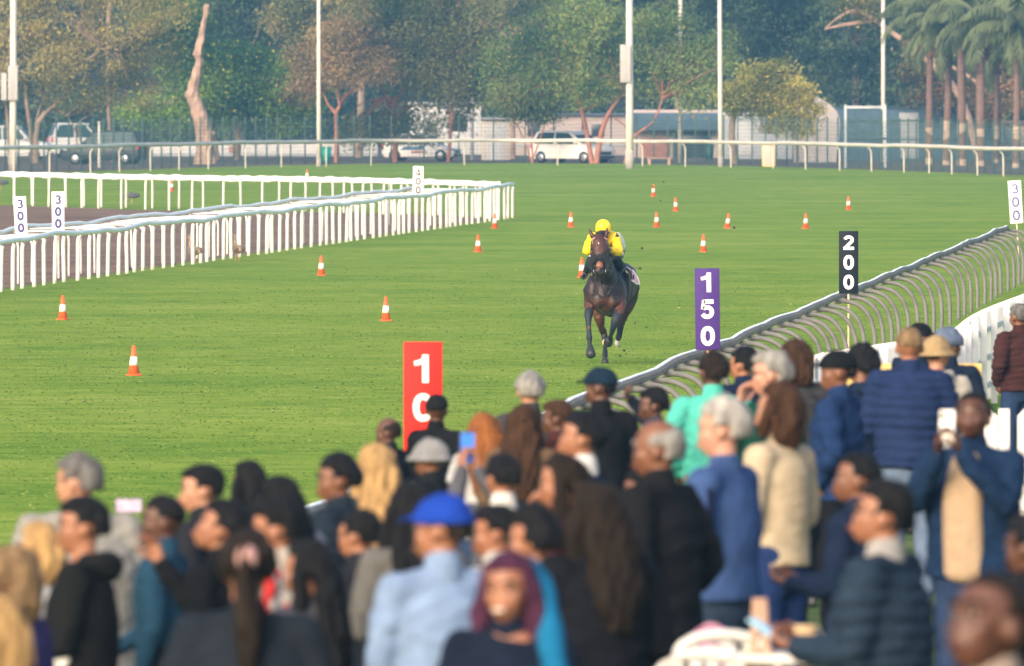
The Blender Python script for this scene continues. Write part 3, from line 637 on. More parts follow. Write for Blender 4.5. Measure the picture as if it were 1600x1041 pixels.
def tree(name, label, D, y0, base, blobs, trunks, m, bark, n, size, seed, group='trees beyond the track', clump=.38, depth=.9, top=.2, droop=0, cat='tree', nm='crown'):
    o = empty(name, (P(base, 0, D).x, D, 0), 0, label, cat, group)
    rs = random.Random(seed)
    cen = []; rad = []
    for (x, y, rx, ry) in blobs:
        cen.append(((x-base)*D/F, rs.uniform(-1, 1)*.8, (y0-y)*D/F)); rad.append((rx*D/F, (rx+ry)/2*D/F*depth, ry*D/F))
    if trunks:
        parts = []
        for (pts, r0, r1) in trunks:
            q = pxp(pts, D, base, y0, .35); parts.append(tube(q, list(np.linspace(r0, r1, len(q))), 9, sub=3))
        # twigs reaching into the lobes
        tips = [t for t in pxp([tr[0][-1] for tr in trunks], D, base, y0)]
        for c, r in zip(cen, rad):
            for _ in range(4):
                t = min(tips, key=lambda q: (q[0]-c[0])**2+(q[2]-c[2])**2); e = np.array(c)+np.array([rs.uniform(-.8, .8)*r[0], rs.uniform(-.8, .8)*r[1], rs.uniform(-.6, .7)*r[2]])
                if e[2] < .6: continue
                md = (np.array(t)+e)/2+np.array([rs.uniform(-.3, .3), rs.uniform(-.3, .3), rs.uniform(0, .4)]); parts.append(tube([t, tuple(md), tuple(e)], [.06, .04, .015], 6, sub=2))
        obj('trunk', solid('trunk', parts, bark), o)
    if n: obj(nm, leaves_mesh(nm, cen, rad, n, size, m, seed, clump, top, droop), o)
    return o
BK = mat('bark_grey', (.22, .16, .12), .9, .3, 3, .6, 12); BR = mat('bark_red', (.30, .13, .085), .9, .25, 3, .5, 12); BP = mat('bark_pale', (.31, .205, .15), .85, .3, 2.5, .5, 8)
M1 = leafmat('leaf_olive', (.07, .08, .02), (.44, .36, .12), (.65, .55, .05), .05)
M2 = leafmat('leaf_green', (.03, .085, .015), (.22, .34, .045), (.62, .60, .06), .05)
M3 = leafmat('leaf_brown', (.07, .055, .025), (.34, .24, .11), (.5, .10, .04), .02)
M4 = leafmat('leaf_dark', (.03, .055, .02), (.22, .22, .08), (.45, .12, .06), .012)
M5 = leafmat('leaf_mid', (.04, .085, .025), (.26, .33, .09), (.70, .16, .06), .015)
M6 = leafmat('leaf_yellow', (.13, .15, .03), (.55, .48, .11), (.75, .55, .12), .1)
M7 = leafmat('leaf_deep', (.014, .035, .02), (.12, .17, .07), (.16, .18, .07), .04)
M8 = leafmat('leaf_tan', (.09, .11, .035), (.42, .33, .12), (.6, .45, .14), .05)
# distant wood (reads as one mass) and deep green giants
rs = random.Random(11); bl = [(x, rs.uniform(70, 150), rs.uniform(50, 80), rs.uniform(60, 90)) for x in range(-120, 1760, 42)]+[(x, rs.uniform(-80, 40), rs.uniform(50, 80), rs.uniform(50, 80)) for x in range(-120, 1760, 48)]+[(x, rs.uniform(185, 235), rs.uniform(50, 80), rs.uniform(30, 45)) for x in range(-120, 1760, 50)]
cen = [((x-800)*860/F, 0, (250-y)*860/F) for x, y, a, b in bl]; rad = [(a*860/F, 3, b*860/F) for x, y, a, b in bl]
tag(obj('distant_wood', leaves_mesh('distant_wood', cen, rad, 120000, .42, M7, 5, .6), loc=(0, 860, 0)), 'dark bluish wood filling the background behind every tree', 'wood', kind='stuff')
T = tree
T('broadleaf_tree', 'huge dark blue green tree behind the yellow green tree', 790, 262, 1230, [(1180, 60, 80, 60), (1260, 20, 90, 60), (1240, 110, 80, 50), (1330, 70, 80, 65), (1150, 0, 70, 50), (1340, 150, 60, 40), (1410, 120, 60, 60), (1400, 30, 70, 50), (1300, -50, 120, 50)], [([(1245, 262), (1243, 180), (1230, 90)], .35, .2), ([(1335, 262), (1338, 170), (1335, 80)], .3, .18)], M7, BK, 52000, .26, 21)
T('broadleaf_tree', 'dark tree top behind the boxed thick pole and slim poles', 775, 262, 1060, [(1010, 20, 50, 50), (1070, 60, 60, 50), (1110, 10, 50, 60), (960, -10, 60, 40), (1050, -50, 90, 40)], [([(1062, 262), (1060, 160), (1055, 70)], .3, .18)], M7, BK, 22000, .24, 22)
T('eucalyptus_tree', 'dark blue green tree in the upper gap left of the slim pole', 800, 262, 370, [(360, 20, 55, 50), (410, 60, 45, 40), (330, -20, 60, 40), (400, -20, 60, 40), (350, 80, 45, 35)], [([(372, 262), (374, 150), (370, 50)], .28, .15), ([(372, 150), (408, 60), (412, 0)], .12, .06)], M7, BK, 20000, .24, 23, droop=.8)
T('broadleaf_tree', 'sunlit tan green crown behind the brown trees at top centre', 745, 262, 560, [(520, 20, 70, 35), (590, 0, 70, 35), (460, 45, 45, 28), (640, 30, 60, 35), (690, 10, 50, 30), (560, -45, 110, 35), (500, 70, 55, 30)], [([(560, 262), (565, 150), (560, 50)], .26, .14)], M8, BK, 26000, .2, 24)
T('broadleaf_tree', 'olive brown spreading tree with several leaning stems at far left', 699, 264, 55, [(20, 40, 70, 50), (100, 30, 80, 55), (190, 40, 80, 55), (60, 110, 80, 45), (150, 110, 80, 45), (235, 90, 55, 40), (120, 160, 65, 25), (205, 150, 50, 28), (100, -30, 150, 45), (10, 140, 30, 30), (250, 20, 50, 45), (-30, 80, 50, 60)],
  [([(52, 264), (48, 215), (42, 170), (38, 120)], .17, .08), ([(57, 264), (60, 200), (95, 165), (125, 115), (160, 85)], .16, .06), ([(56, 240), (58, 190), (75, 150)], .1, .05), ([(15, 264), (12, 200), (8, 150), (12, 110)], .12, .06), ([(110, 115), (135, 100), (180, 92)], .07, .03), ([(122, 262), (118, 215), (105, 190)], .06, .03), ([(134, 262), (122, 205), (140, 190)], .05, .03)], M1, BK, 43000, .15, 25)
T('leafy_tree', 'dense bright green rounded tree behind the dead trunk', 722, 262, 370, [(300, 130, 55, 35), (350, 120, 60, 45), (410, 125, 55, 40), (460, 150, 45, 40), (330, 175, 60, 32), (400, 180, 60, 30), (235, 185, 50, 26), (280, 195, 50, 20), (455, 195, 40, 25), (290, 90, 40, 35), (265, 40, 50, 55), (300, 60, 30, 40)], [([(370, 262), (372, 210), (365, 150)], .2, .12), ([(340, 262), (335, 215), (330, 170)], .12, .08)], M2, BK, 40000, .2, 26)
T('broadleaf_tree', 'brownish tree with forked red trunk just right of the slim white pole', 703, 262, 525, [(500, 100, 55, 32), (560, 90, 50, 38), (480, 135, 38, 22), (530, 125, 45, 25), (590, 115, 35, 22), (535, 65, 50, 30), (470, 160, 22, 16)],
  [([(526, 262), (526, 215), (525, 183)], .15, .12), ([(525, 185), (512, 170), (505, 150), (503, 135)], .09, .05), ([(526, 183), (538, 160), (560, 145), (590, 130)], .09, .04), ([(530, 170), (527, 150), (522, 120)], .07, .04)], M3, BR, 17000, .15, 27)
T('broadleaf_tree', 'large dark drooping tree with twisted orange trunk at centre', 708, 260, 615, [(610, 60, 60, 40), (670, 50, 60, 45), (730, 70, 50, 45), (640, 110, 50, 32), (700, 120, 50, 40), (745, 120, 35, 40), (590, 30, 60, 35), (650, 5, 80, 40), (725, 15, 60, 35), (715, 165, 24, 30), (660, 190, 30, 26), (600, 195, 45, 18), (560, 200, 30, 18), (755, 95, 30, 40)],
  [([(617, 260), (617, 215), (612, 175), (630, 150), (634, 125), (626, 105)], .16, .07), ([(612, 178), (600, 150), (590, 140)], .07, .04), ([(622, 185), (643, 172), (645, 150), (650, 120)], .08, .04), ([(610, 225), (604, 190), (600, 160)], .05, .03), ([(708, 150), (705, 200), (700, 262)], .1, .1)], M4, BR, 42000, .17, 28, droop=1.0)
T('broadleaf_tree', 'wide green tree dotted with orange blossom and a slanting red trunk', 697, 260, 925, [(820, 90, 55, 50), (880, 60, 70, 45), (950, 60, 70, 45), (1030, 80, 60, 45), (1080, 110, 50, 45), (840, 140, 50, 32), (920, 115, 70, 45), (1000, 130, 60, 32), (1120, 90, 40, 40), (900, 155, 55, 18), (800, 165, 35, 26), (1090, 150, 40, 26), (780, 120, 30, 40), (900, 20, 60, 30), (1040, 40, 50, 30), (840, 175, 30, 16)],
  [([(925, 260), (917, 215), (908, 175), (892, 140)], .15, .09), ([(932, 260), (940, 210), (955, 175), (975, 150)], .17, .08), ([(975, 262), (990, 220), (1020, 195), (1035, 160)], .08, .05), ([(908, 178), (935, 168), (960, 160)], .06, .04), ([(955, 185), (975, 200), (985, 215)], .05, .04)], M5, BR, 48000, .16, 29)
T('small_tree', 'bushy little tree with thin stems left of the second white car', 697, 260, 832, [(815, 175, 28, 18), (845, 180, 26, 16), (800, 160, 25, 18), (830, 150, 35, 20)], [([(832, 260), (815, 215), (803, 190)], .05, .03), ([(832, 258), (831, 200), (832, 180)], .05, .03), ([(834, 250), (848, 210), (855, 190)], .05, .03)], M4, BR, 8000, .14, 30)
T('small_tree', 'yellow green sunlit tree between the slim white pole and the gate', 688, 262, 1245, [(1150, 150, 28, 16), (1185, 125, 32, 22), (1220, 118, 28, 18), (1200, 155, 45, 25), (1245, 150, 30, 25), (1170, 175, 35, 16), (1230, 190, 30, 20), (1265, 175, 22, 18), (1130, 160, 16, 12), (1255, 205, 22, 14), (1210, 205, 26, 12)], [([(1246, 262), (1244, 220), (1230, 180), (1210, 150)], .1, .05), ([(1150, 262), (1143, 215), (1147, 180)], .2, .16), ([(1236, 200), (1200, 175), (1180, 160)], .05, .03)], M6, BK, 17000, .16, 31, clump=.28)
# bare branches
T('bare_tree', 'bare pinkish branches at top between the centre trees', 735, 262, 800, [(790, 40, 40, 25), (830, 15, 40, 25), (760, 20, 30, 20)], [([(800, 262), (800, 150), (800, 70), (850, 40), (880, 0)], .2, .1), ([(800, 80), (770, 52), (745, 60)], .1, .05), ([(800, 95), (770, 85), (745, 100)], .07, .04), ([(800, 60), (765, 12), (735, 10)], .09, .05), ([(850, 60), (850, 20), (845, -20)], .12, .08), ([(780, 60), (790, 20), (775, -20)], .06, .04)], M4, BP, 3500, .16, 32)
T('bare_tree', 'leaning bare pink trunk sloping down behind the palms', 712, 262, 1530, [(1340, 15, 30, 18), (1360, 40, 20, 14), (1440, 100, 20, 22)], [([(1530, 262), (1500, 160), (1440, 95), (1400, 65), (1345, 28), (1318, 32), (1290, 55)], .22, .07), ([(1345, 30), (1325, 10), (1310, -20)], .06, .04), ([(1430, 90), (1440, 60), (1470, 20)], .08, .05), ([(1450, 100), (1500, 120), (1540, 150)], .12, .08)], M8, BP, 2500, .18, 33)
T('small_tree', 'leafy shrub hanging among the palm trunks', 714, 262, 1500, [(1440, 125, 30, 18), (1500, 150, 40, 26), (1545, 130, 35, 30), (1470, 160, 30, 14), (1590, 150, 30, 30), (1430, 165, 20, 12), (1550, 175, 25, 20)], [([(1500, 262), (1500, 200), (1495, 150)], .1, .06), ([(1552, 262), (1556, 200), (1560, 150)], .09, .05)], M3, BR, 9000, .17, 34)
# dead trunk
D = 690; o = empty('dead_trunk', (P(320, 0, D).x, D, 0), 0, 'tall bare broken trunk standing before the bright green tree', 'tree', 'trees beyond the track')
q = pxp([(320, 264), (321, 240), (316, 200), (307, 170), (301, 155), (306, 128), (312, 102), (309, 92), (316, 60), (323, 18)], D, 320, 264)
obj('trunk', fuse('trunk', [tube(q, [.60, .50, .43, .38, .31, .29, .22, .22, .17, .15], 12, sub=3), tube([(.1, -.1, 1.2), (.45, -.2, 1.6)], [.25, .12], 8), ell(q[4], (.40, .34, .28)), ell(q[7], (.30, .28, .2)), tube([(-.25, -.1, 0), (-.1, 0, .8)], [.3, .2], 8)], .045, BP, 1, lambda p, n: .035*vnoise(p*np.array([1, 1, .3]), 1.5, 2)+.03*vnoise(p*np.array([2, 2, .6]), 2.3, 7)), o)
obj('broken_top', solid('broken_top', [tube([q[-1], (q[-1][0]+.12, 0, q[-1][2]+.15)], [.08, .02], 6), tube([q[-1], (q[-1][0]-.06, 0, q[-1][2]+.22)], [.06, .015], 6)], BP), o)
# hanging pale trunk high in the left tree
o = empty('bare_tree', (P(168, 0, 712).x, 712, 0), 0, 'slim pale bare stem high in the olive tree at left', 'tree', 'trees beyond the track')
obj('trunk', solid('trunk', [tube([(.25, 0, 0), (.05, .1, 3), (0, 0, 6.6), (.1, 0, 8.5), (.02, 0, 12)], [.09, .1, .12, .14, .16], 9, sub=3)], BP), o)
# palms
PT = mat('palm_trunk', (.15, .09, .07), .9, .3, 3, .8, 9, stretch=(1, 1, 6)); PTL = mat('palm_trunk_pale', (.42, .30, .22), .9, .3, 4, .6, 9, stretch=(1, 1, 5)); PLM = leafmat('palm_leaf', (.05, .075, .035), (.17, .20, .085), (.36, .30, .11), .08); DL = leafmat('palm_dead', (.16, .07, .04), (.3, .15, .08), (.4, .2, .1), .05)
def frond(az, el, Lf, seed, dead=False):
    rs = np.random.RandomState(seed); n = 16; p = np.array([0., 0, 0]); path = [p.copy()]; e = el
    for i in range(n):
        e -= (1.9 if not dead else .6)/n*(.5+1.2*i/n); p = p+Lf/n*np.array([math.cos(az)*math.cos(e), math.sin(az)*math.cos(e), math.sin(e)]); path.append(p.copy())
    path = np.array(path); V = []; Fc = []
    side = np.array([-math.sin(az), math.cos(az), 0])
    for i in range(1, n*3):
        t = i/(n*3); c = np.array([np.interp(t*n, range(n+1), path[:, k]) for k in range(3)]); l = .95*math.sin(math.pi*min(1, .12+t*.86))**.6*(1-.3*t)
        tn = nrm(path[min(n, int(t*n)+1)]-path[int(t*n)])
        for s in (-1, 1):
            d = nrm(side*s*.55+tn*.35+np.array([0, 0, -.75])+rs.randn(3)*.12)*l; w_ = tn*.045; k = len(V)
            V += [c-w_, c+w_, c+d*.6+w_*.8, c+d, c+d*.55-w_*.8]; Fc.append((k, k+1, k+2, k+3, k+4))
    V = np.array(V); tv, tf = tube(path[::3], list(np.linspace(.05, .012, len(path[::3]))), 5); V2, F2 = join([(V, Fc), (tv, tf)])
    me = mesh_np('frond', V2, F2, DL if dead else PLM, False)
    at = me.attributes.new('v', 'FLOAT', 'POINT'); at.data.foreach_set('value', np.clip(rs.rand(len(V2))*.5+rs.rand()*.5, 0, 1).astype(np.float32)); return me
fr_me = [frond(0, e, L_, i) for i, (e, L_) in enumerate([(1.3, 3.0), (1.0, 3.4), (.75, 3.6), (.45, 3.5), (.15, 3.2), (-.2, 2.8)])]; dead_me = frond(0, -.9, 2.0, 77, True)
def palm(x, D, h, lean, label, seed, r=.19):
    o = empty('palm_tree', (P(x, 0, D).x, D, 0), 0, label, 'palm', 'palms at the right'); rr = random.Random(seed)
    pts = [(0, 0, -.1), (lean*.2, 0, h*.3), (lean*.6, 0, h*.65), (lean, 0, h)]
    obj('trunk', solid('trunk', [tube(pts, [r*1.15, r, r*.92, r*.85], 12, sub=5)], PT), o)
    obj('pale_foot', solid('pale_foot', [tube([(0, 0, -.1), (lean*.06, 0, h*.1), (lean*.2, 0, h*rr.uniform(.25, .34))], [r*1.2, r*1.06, r*1.03], 12, sub=3)], PTL), o)
    obj('crown_shaft', solid('crown_shaft', [tube([(lean, 0, h-.2), (lean, 0, h+.5)], [r*1.1, r*.5], 10)], PLM), o)
    for k in range(22):
        f = obj('frond', fr_me[min(5, int(k/22*6))], o, (lean, 0, h+.35-.02*k)); f.rotation_euler = (rr.gauss(0, .08), rr.gauss(0, .08), k*2.4+rr.uniform(-.3, .3)); s = rr.uniform(.85, 1.12); f.scale = (s, s, s)
    for k in range(5):
        f = obj('dead_frond', dead_me, o, (lean, 0, h+.1)); f.rotation_euler = (0, 0, rr.uniform(0, 6.28)); s = rr.uniform(.6, 1); f.scale = (s, s, s)
    return o
palm(1452, 690, 7.2, .05, 'leftmost palm, the first trunk right of the wire gate', 1)
palm(1479, 684, 6.6, .18, 'second palm trunk from the wire gate', 2)
palm(1503, 680, 7.8, -.05, 'third palm trunk from the wire gate, with a pale foot', 3, .22)
palm(1532, 676, 6.9, .0, 'fourth palm trunk from the wire gate with thick stem', 4, .24)
palm(1588, 660, 6.8, .05, 'rightmost palm beside the cream block', 5, .17)
palm(1556, 700, 6.0, .1, 'palm set back between the fourth palm and the rightmost palm', 6, .15)
# ------------------------------------------------------------------ horse and jockey
HX, HD = 1.457, 211.0
def xc(y): return -(y-.6)*.235
def W(p): return (p[0], -p[1], p[2])            # (right, toward camera, up) -> local blender
def Wp(pts): return [W(p) for p in pts]
def tb(pts, rad, n=16, sub=3, side=None): return tube(Wp(pts), rad, n, side=side, sub=sub)
def el(c, r, rot=None): return ell(W(c), r, rot=rot)
SX = (.97, .22, 0)
def horse():
    nt_name = 'horse_coat'
    m = bpy.data.materials.new(nt_name); m.use_nodes = True; nt = m.node_tree; b = nt.nodes['Principled BSDF']
    tc = nt.nodes.new('ShaderNodeTexCoord'); sp = nt.nodes.new('ShaderNodeSeparateXYZ'); nt.links.new(tc.outputs['Object'], sp.inputs[0])
    n = nt.nodes.new('ShaderNodeTexNoise'); n.inputs['Scale'].default_value = 4.5; n.inputs['Detail'].default_value = 4; nt.links.new(tc.outputs['Object'], n.inputs['Vector'])
    ad = nt.nodes.new('ShaderNodeMath'); ad.operation = 'MULTIPLY_ADD'; ad.inputs[1].default_value = .35; nt.links.new(n.outputs['Fac'], ad.inputs[0]); nt.links.new(sp.outputs['Z'], ad.inputs[2])
    cr = nt.nodes.new('ShaderNodeValToRGB'); e = cr.color_ramp.elements
    mr = nt.nodes.new('ShaderNodeMath'); mr.operation = 'MULTIPLY'; mr.inputs[1].default_value = .45; nt.links.new(ad.outputs[0], mr.inputs[0]); nt.links.new(mr.outputs[0], cr.inputs[0])
    BL = (.008, .007, .008)
    e[0].position = .27; e[0].color = (*BL, 1); e[1].position = .33; e[1].color = (.085, .026, .013, 1)
    for p, c in ((.47, (.08, .025, .013)), (.55, (.022, .010, .008)), (.72, (.014, .008, .007)), (.84, (.018, .009, .007)), (.93, (.065, .022, .013)), (1.0, (.05, .017, .01))):
        k = e.new(p); k.color = (*c, 1)
    nt.links.new(cr.outputs[0], b.inputs['Base Color']); b.inputs['Roughness'].default_value = .48; b.inputs['Specular IOR Level'].default_value = .38
    n2 = nt.nodes.new('ShaderNodeTexNoise'); n2.inputs['Scale'].default_value = 16; n2.inputs['Detail'].default_value = 4; nt.links.new(tc.outputs['Object'], n2.inputs['Vector'])
    bp = nt.nodes.new('ShaderNodeBump'); bp.inputs['Strength'].default_value = .5; bp.inputs['Distance'].default_value = .03; nt.links.new(n2.outputs['Fac'], bp.inputs['Height']); nt.links.new(bp.outputs[0], b.inputs['Normal'])
    parts = []
    by = [(-.92, 1.30, .07, .09), (-.82, 1.27, .16, .20), (-.62, 1.27, .255, .30), (-.42, 1.24, .275, .315), (-.15, 1.17, .265, .33), (.12, 1.12, .28, .35), (.36, 1.12, .27, .36), (.55, 1.13, .235, .33), (.68, 1.14, .17, .25)]
    parts.append(tb([(xc(y), y, z) for y, z, a, c in by], [(a, c) for y, z, a, c in by], 24, 3, SX))
    nk = [(.03, .35, 1.30, .19, .30), (.0, .62, 1.42, .165, .27), (-.04, .85, 1.62, .125, .20), (-.08, 1.02, 1.79, .10, .155), (-.09, 1.13, 1.92, .085, .12)]
    parts.append(tb([p[:3] for p in nk], [p[3:] for p in nk], 20, 3, (1, 0, 0)))
    hd = [(-.09, 1.10, 1.99, .07, .08), (-.09, 1.19, 1.94, .10, .115), (-.09, 1.27, 1.84, .128, .13), (-.09, 1.33, 1.72, .118, .125), (-.09, 1.38, 1.60, .088, .095), (-.092, 1.42, 1.50, .078, .078), (-.095, 1.44, 1.43, .066, .062)]
    parts.append(tb([p[:3] for p in hd], [p[3:] for p in hd], 20, 3, (1, 0, 0)))
    for s in (-1, 1):                                       # brow, cheek, pectoral, shoulder
        parts.append(el((-.09+s*.105, 1.28, 1.83), (.035, .05, .045)))
        parts.append(el((-.09+s*.085, 1.21, 1.72), (.045, .09, .10)))
        parts.append(el((-.092+s*.05, 1.455, 1.46), (.032, .04, .045)))
        parts.append(el((s*.115, .70, 1.00), (.115, .11, .13)))
    parts.append(el((-.20, .50, 1.12), (.12, .2, .26))); parts.append(el((.20, .46, 1.12), (.12, .2, .26)))
    parts.append(el((-.095, 1.42, 1.405), (.055, .05, .035)))
    # legs
    parts.append(tb([(-.21, .48, 1.15), (-.235, .50, .98), (-.245, .60, .87), (-.26, .70, .77), (-.262, .76, .69), (-.255, .82, .53), (-.245, .87, .40), (-.24, .92, .31), (-.238, .95, .27)], [.14, .10, .075, .058, .042, .032, .042, .034, .04], 14))
    parts.append(tb([(.20, .46, 1.15), (.235, .56, .98), (.225, .68, .84), (.165, .79, .69), (.135, .75, .60), (.095, .64, .47), (.08, .58, .39), (.06, .52, .34)], [.14, .10, .078, .06, .043, .033, .042, .036], 14))
    parts.append(tb([(-.02, -.42, 1.08), (-.09, -.28, .88), (-.085, -.24, .72), (-.05, -.34, .56), (-.01, -.42, .46), (.0, -.36, .34), (.005, -.28, .20), (.005, -.24, .12), (.005, -.20, .07)], [.19, .135, .09, .052, .054, .036, .036, .042, .034], 14))
    parts.append(tb([(.36, -.62, 1.18), (.375, -.60, .98), (.33, -.54, .80), (.275, -.66, .66), (.255, -.76, .58), (.24, -.80, .47), (.225, -.82, .40), (.215, -.86, .36)], [.20, .135, .085, .058, .055, .036, .042, .034], 14))
    def mus(co, nr): return .0055*vnoise(co, 3.2, 4)+.0045*vnoise(co, 6.5, 8)
    h = obj('horse', fuse('horse', parts, .013, m, 5, mus), loc=(HX, HD, 0))
    tag(h, 'dark bay racehorse galloping towards the camera with legs off the turf', 'horse')
    BLK = mat('horse_black', (.009, .009, .011), .75, .2, 10, .5, 50); HF = mat('hoof_dark', (.02, .02, .022), .5, .2, 20, .3, 40); NAVY = mat('boot_navy', (.007, .011, .022), .7, .2, 20, .4, 40)
    LEA = mat('leather_dark', (.015, .013, .015), .45, .1, 20); PINK = mat('browband_pink', (.55, .30, .34), .5, .1, 20); STL = mat('bit_steel', (.4, .4, .42), .3, .05, 5, metal=.9)
    for s, tip in ((-1, (-.245, 1.10, 2.12)), (1, (.03, 1.10, 2.14))):
        b0 = (-.09+s*.075, 1.10, 1.965); mid = ((b0[0]*.45+tip[0]*.55)+s*.008, 1.12, 2.04)
        obj('ear', solid('ear', [tube(Wp([b0, ((b0[0]+mid[0])/2, 1.12, 2.0), mid, tip]), [(.036, .03), (.040, .028), (.033, .02), (.006, .005)], 12, side=(1, 0, 0), sub=3)], m), h)
        obj('eye', solid('eye', [el((-.09+s*.128, 1.325, 1.815), (.02, .02, .019))], mat('eye_black', (.004, .003, .003), .08)), h)
        obj('nostril', solid('nostril', [el((-.092+s*.052, 1.492, 1.455), (.016, .01, .022))], BLK), h)
    obj('forelock', fuse('forelock', [el((-.09, 1.16, 2.03), (.075, .05, .055)), tb([(-.09, 1.19, 2.04), (-.085, 1.24, 1.98), (-.08, 1.28, 1.93)], [.05, .035, .012])] +
        [tb([(-.09+.05*math.sin(k*2), 1.0-k*.1, 2.0-k*.085), (-.05+.02*math.cos(k), .93-k*.1, 1.90-k*.085)], [.045, .02], 8, 1) for k in range(6)], .011, BLK, 1, lambda c, n: .008*vnoise(c*np.array([3, 3, .6]), 7, 3)), h)
    obj('star_marking', solid('star_marking', [el((-.105, 1.372, 1.885), (.012, .012, .03))], mat('white_hair', (.6, .56, .55))), h)
    obj('muzzle_patch', solid('muzzle_patch', [tube(Wp([(-.09, 1.442, 1.62), (-.09, 1.47, 1.56), (-.09, 1.478, 1.53)]), [(.035, .02), (.06, .03), (.055, .02)], 12, side=(1, 0, 0), sub=2)], mat('muzzle_tan', (.17, .06, .03), .45, .2, 12)), h)
    # sheepskin noseband
    pts = [(-.09+.135*math.cos(a), 1.455-.05*abs(math.cos(a)), 1.550+.135*math.sin(a)) for a in [math.radians(-35+250*i/16) for i in range(17)]]
    obj('sheepskin_noseband', fuse('sheepskin_noseband', [tb(pts, [.038+.016*math.sin(math.pi*i/16) for i in range(17)], 12, 1)], .008, mat('sheepskin_black', (.008, .009, .012), .95, .3, 30, .9, 70), 1, lambda c, n: .005*vnoise(c, 22, 3)), h)
    bb = [(-.09+.118*math.cos(a), 1.20+.07*math.sin(a), 1.94+.055*math.sin(a)) for a in [math.pi*i/10 for i in range(11)]]
    obj('browband', solid('browband', [tb(bb, [.011]*11, 8, 1)], PINK), h)
    for s in (-1, 1):
        obj('cheek_strap', solid('cheek_strap', [tb([(-.09+s*.122, 1.20, 1.94), (-.09+s*.138, 1.26, 1.80), (-.09+s*.125, 1.33, 1.64), (-.09+s*.088, 1.42, 1.49)], [.010]*4, 8)], LEA), h)
        rg = [( -.09+s*.092, 1.44+.028*math.cos(a), 1.465+.028*math.sin(a)) for a in [2*math.pi*i/12 for i in range(13)]]
        obj('bit_ring', solid('bit_ring', [tb(rg, [.007]*13, 6, 1)], STL), h)
        obj('rein', solid('rein', [tb([(-.09+s*.092, 1.43, 1.455), (-.05+s*.15, 1.2, 1.50), (-.03+s*.13, 1.0, 1.68), (-.03+s*.07, .93, 1.80)], [.008]*4, 6)], LEA), h)
        obj('breast_strap', solid('breast_strap', [tb([(.01+s*.03, .87, 1.10), (.04+s*.12, .80, 1.28), (.06+s*.19, .62, 1.42), (.08+s*.24, .35, 1.50), (.14+s*.27, .05, 1.42)], [(.012, .02)]*5, 8)], LEA), h)
        obj('girth', solid('girth', [tb([(xc(.2)+s*.285, .2, 1.45), (xc(.2)+s*.305, .2, 1.15), (xc(.2)+s*.22, .2, .87), (xc(.2), .2, .765)], [(.04, .015)]*4, 8)], LEA), h)
    # saddle cloth hung on both flanks, saddle
    for s in (-1, 1):
        V = []; nU, nV = 10, 8
        for i in range(nU):
            for j in range(nV):
                y = .20-.44*j/(nV-1); a = math.radians(78-58*i/(nU-1)-10*(j/(nV-1)))
                V.append(W((xc(y)+s*(.285+.03+.02*math.sin(j*1.3))*math.cos(a)*1.05, y, 1.15+.40*math.sin(a))))
        V = np.array(V); V2 = V+np.array([0, 0, .0])+np.array([s*.012, 0, .006]); n = nU*nV
        Fc = []
        for i in range(nU-1):
            for j in range(nV-1): a = i*nV+j; Fc += [(a, a+1, a+nV+1, a+nV), (n+a, n+a+nV, n+a+nV+1, n+a+1)]
        rim = [i*nV for i in range(nU)]+[(nU-1)*nV+j for j in range(1, nV)]+[i*nV+nV-1 for i in range(nU-2, -1, -1)]+[j for j in range(nV-2, 0, -1)]
        for i in range(len(rim)): a, b2 = rim[i], rim[(i+1) % len(rim)]; Fc.append((a, b2, n+b2, n+a))
        sc = obj('saddle_cloth', flat('saddle_cloth', [(np.vstack([V, V2]), Fc)], mat('cloth_pink', (.72, .38, .46), .8, .15, 8)), h)
        edge_ = [V2[i]+np.array([s*.006, 0, 0]) for i in [k*nV for k in range(3, nU)]+[(nU-1)*nV+j for j in range(nV)]+[k*nV+nV-1 for k in range(nU-2, 2, -1)]]
        obj('white_binding', solid('white_binding', [tube(edge_, [.013]*len(edge_), 6)], mat('binding_white', (.8, .78, .78))), sc)
        pc = V2[7*nV+4]; obj('number_patch', solid('number_patch', [ell(pc+np.array([s*.008, 0, .0]), (.012, .07, .055))], mat('patch_black', (.02, .02, .03))), sc)
    obj('saddle', fuse('saddle', [tb([(xc(.3), .3, 1.54), (xc(.0), .0, 1.52), (xc(-.2), -.2, 1.57)], [(.12, .06), (.14, .05), (.12, .06)])], .012, LEA, 2), h)
    # boots
    obj('leg_boot', solid('leg_boot', [tb([(-.25, .635, .84), (-.26, .70, .77), (-.262, .76, .69), (-.255, .82, .53), (-.247, .865, .42)], [.070, .068, .050, .036, .050], 14)], NAVY), h)
    obj('leg_boot', solid('leg_boot', [tb([(.205, .72, .79), (.165, .795, .69), (.135, .755, .60), (.10, .65, .48)], [.076, .074, .052, .036], 14)], NAVY), h)
    obj('leg_boot', solid('leg_boot', [tb([(.252, -.765, .57), (.24, -.80, .47), (.226, -.82, .40)], [.056, .046, .05], 14)], NAVY), h)
    def hoof(p, q, r0, r1, mm, nm='hoof'): obj(nm, solid(nm, [tube(Wp([p, tuple((np.array(p)+np.array(q))/2), q]), [r0, (r0+r1)/2*1.03, r1], 16, sub=2)], mm), h)
    hoof((-.238, .955, .285), (-.225, 1.04, .165), .046, .080, HF)
    hoof((.065, .54, .375), (.045, .47, .33), .062, .075, HF)
    hoof((.005, -.19, .06), (.005, -.165, .01), .045, .058, HF)
    hoof((.212, -.87, .345), (.205, -.90, .28), .036, .046, mat('hoof_pale', (.55, .50, .48), .5, .2, 20))
    obj('hoof_sole', solid('hoof_sole', [el((-.015, .45, .335), (.032, .05, .05))], mat('sole_pale', (.60, .36, .28), .7, .2, 20)), h)
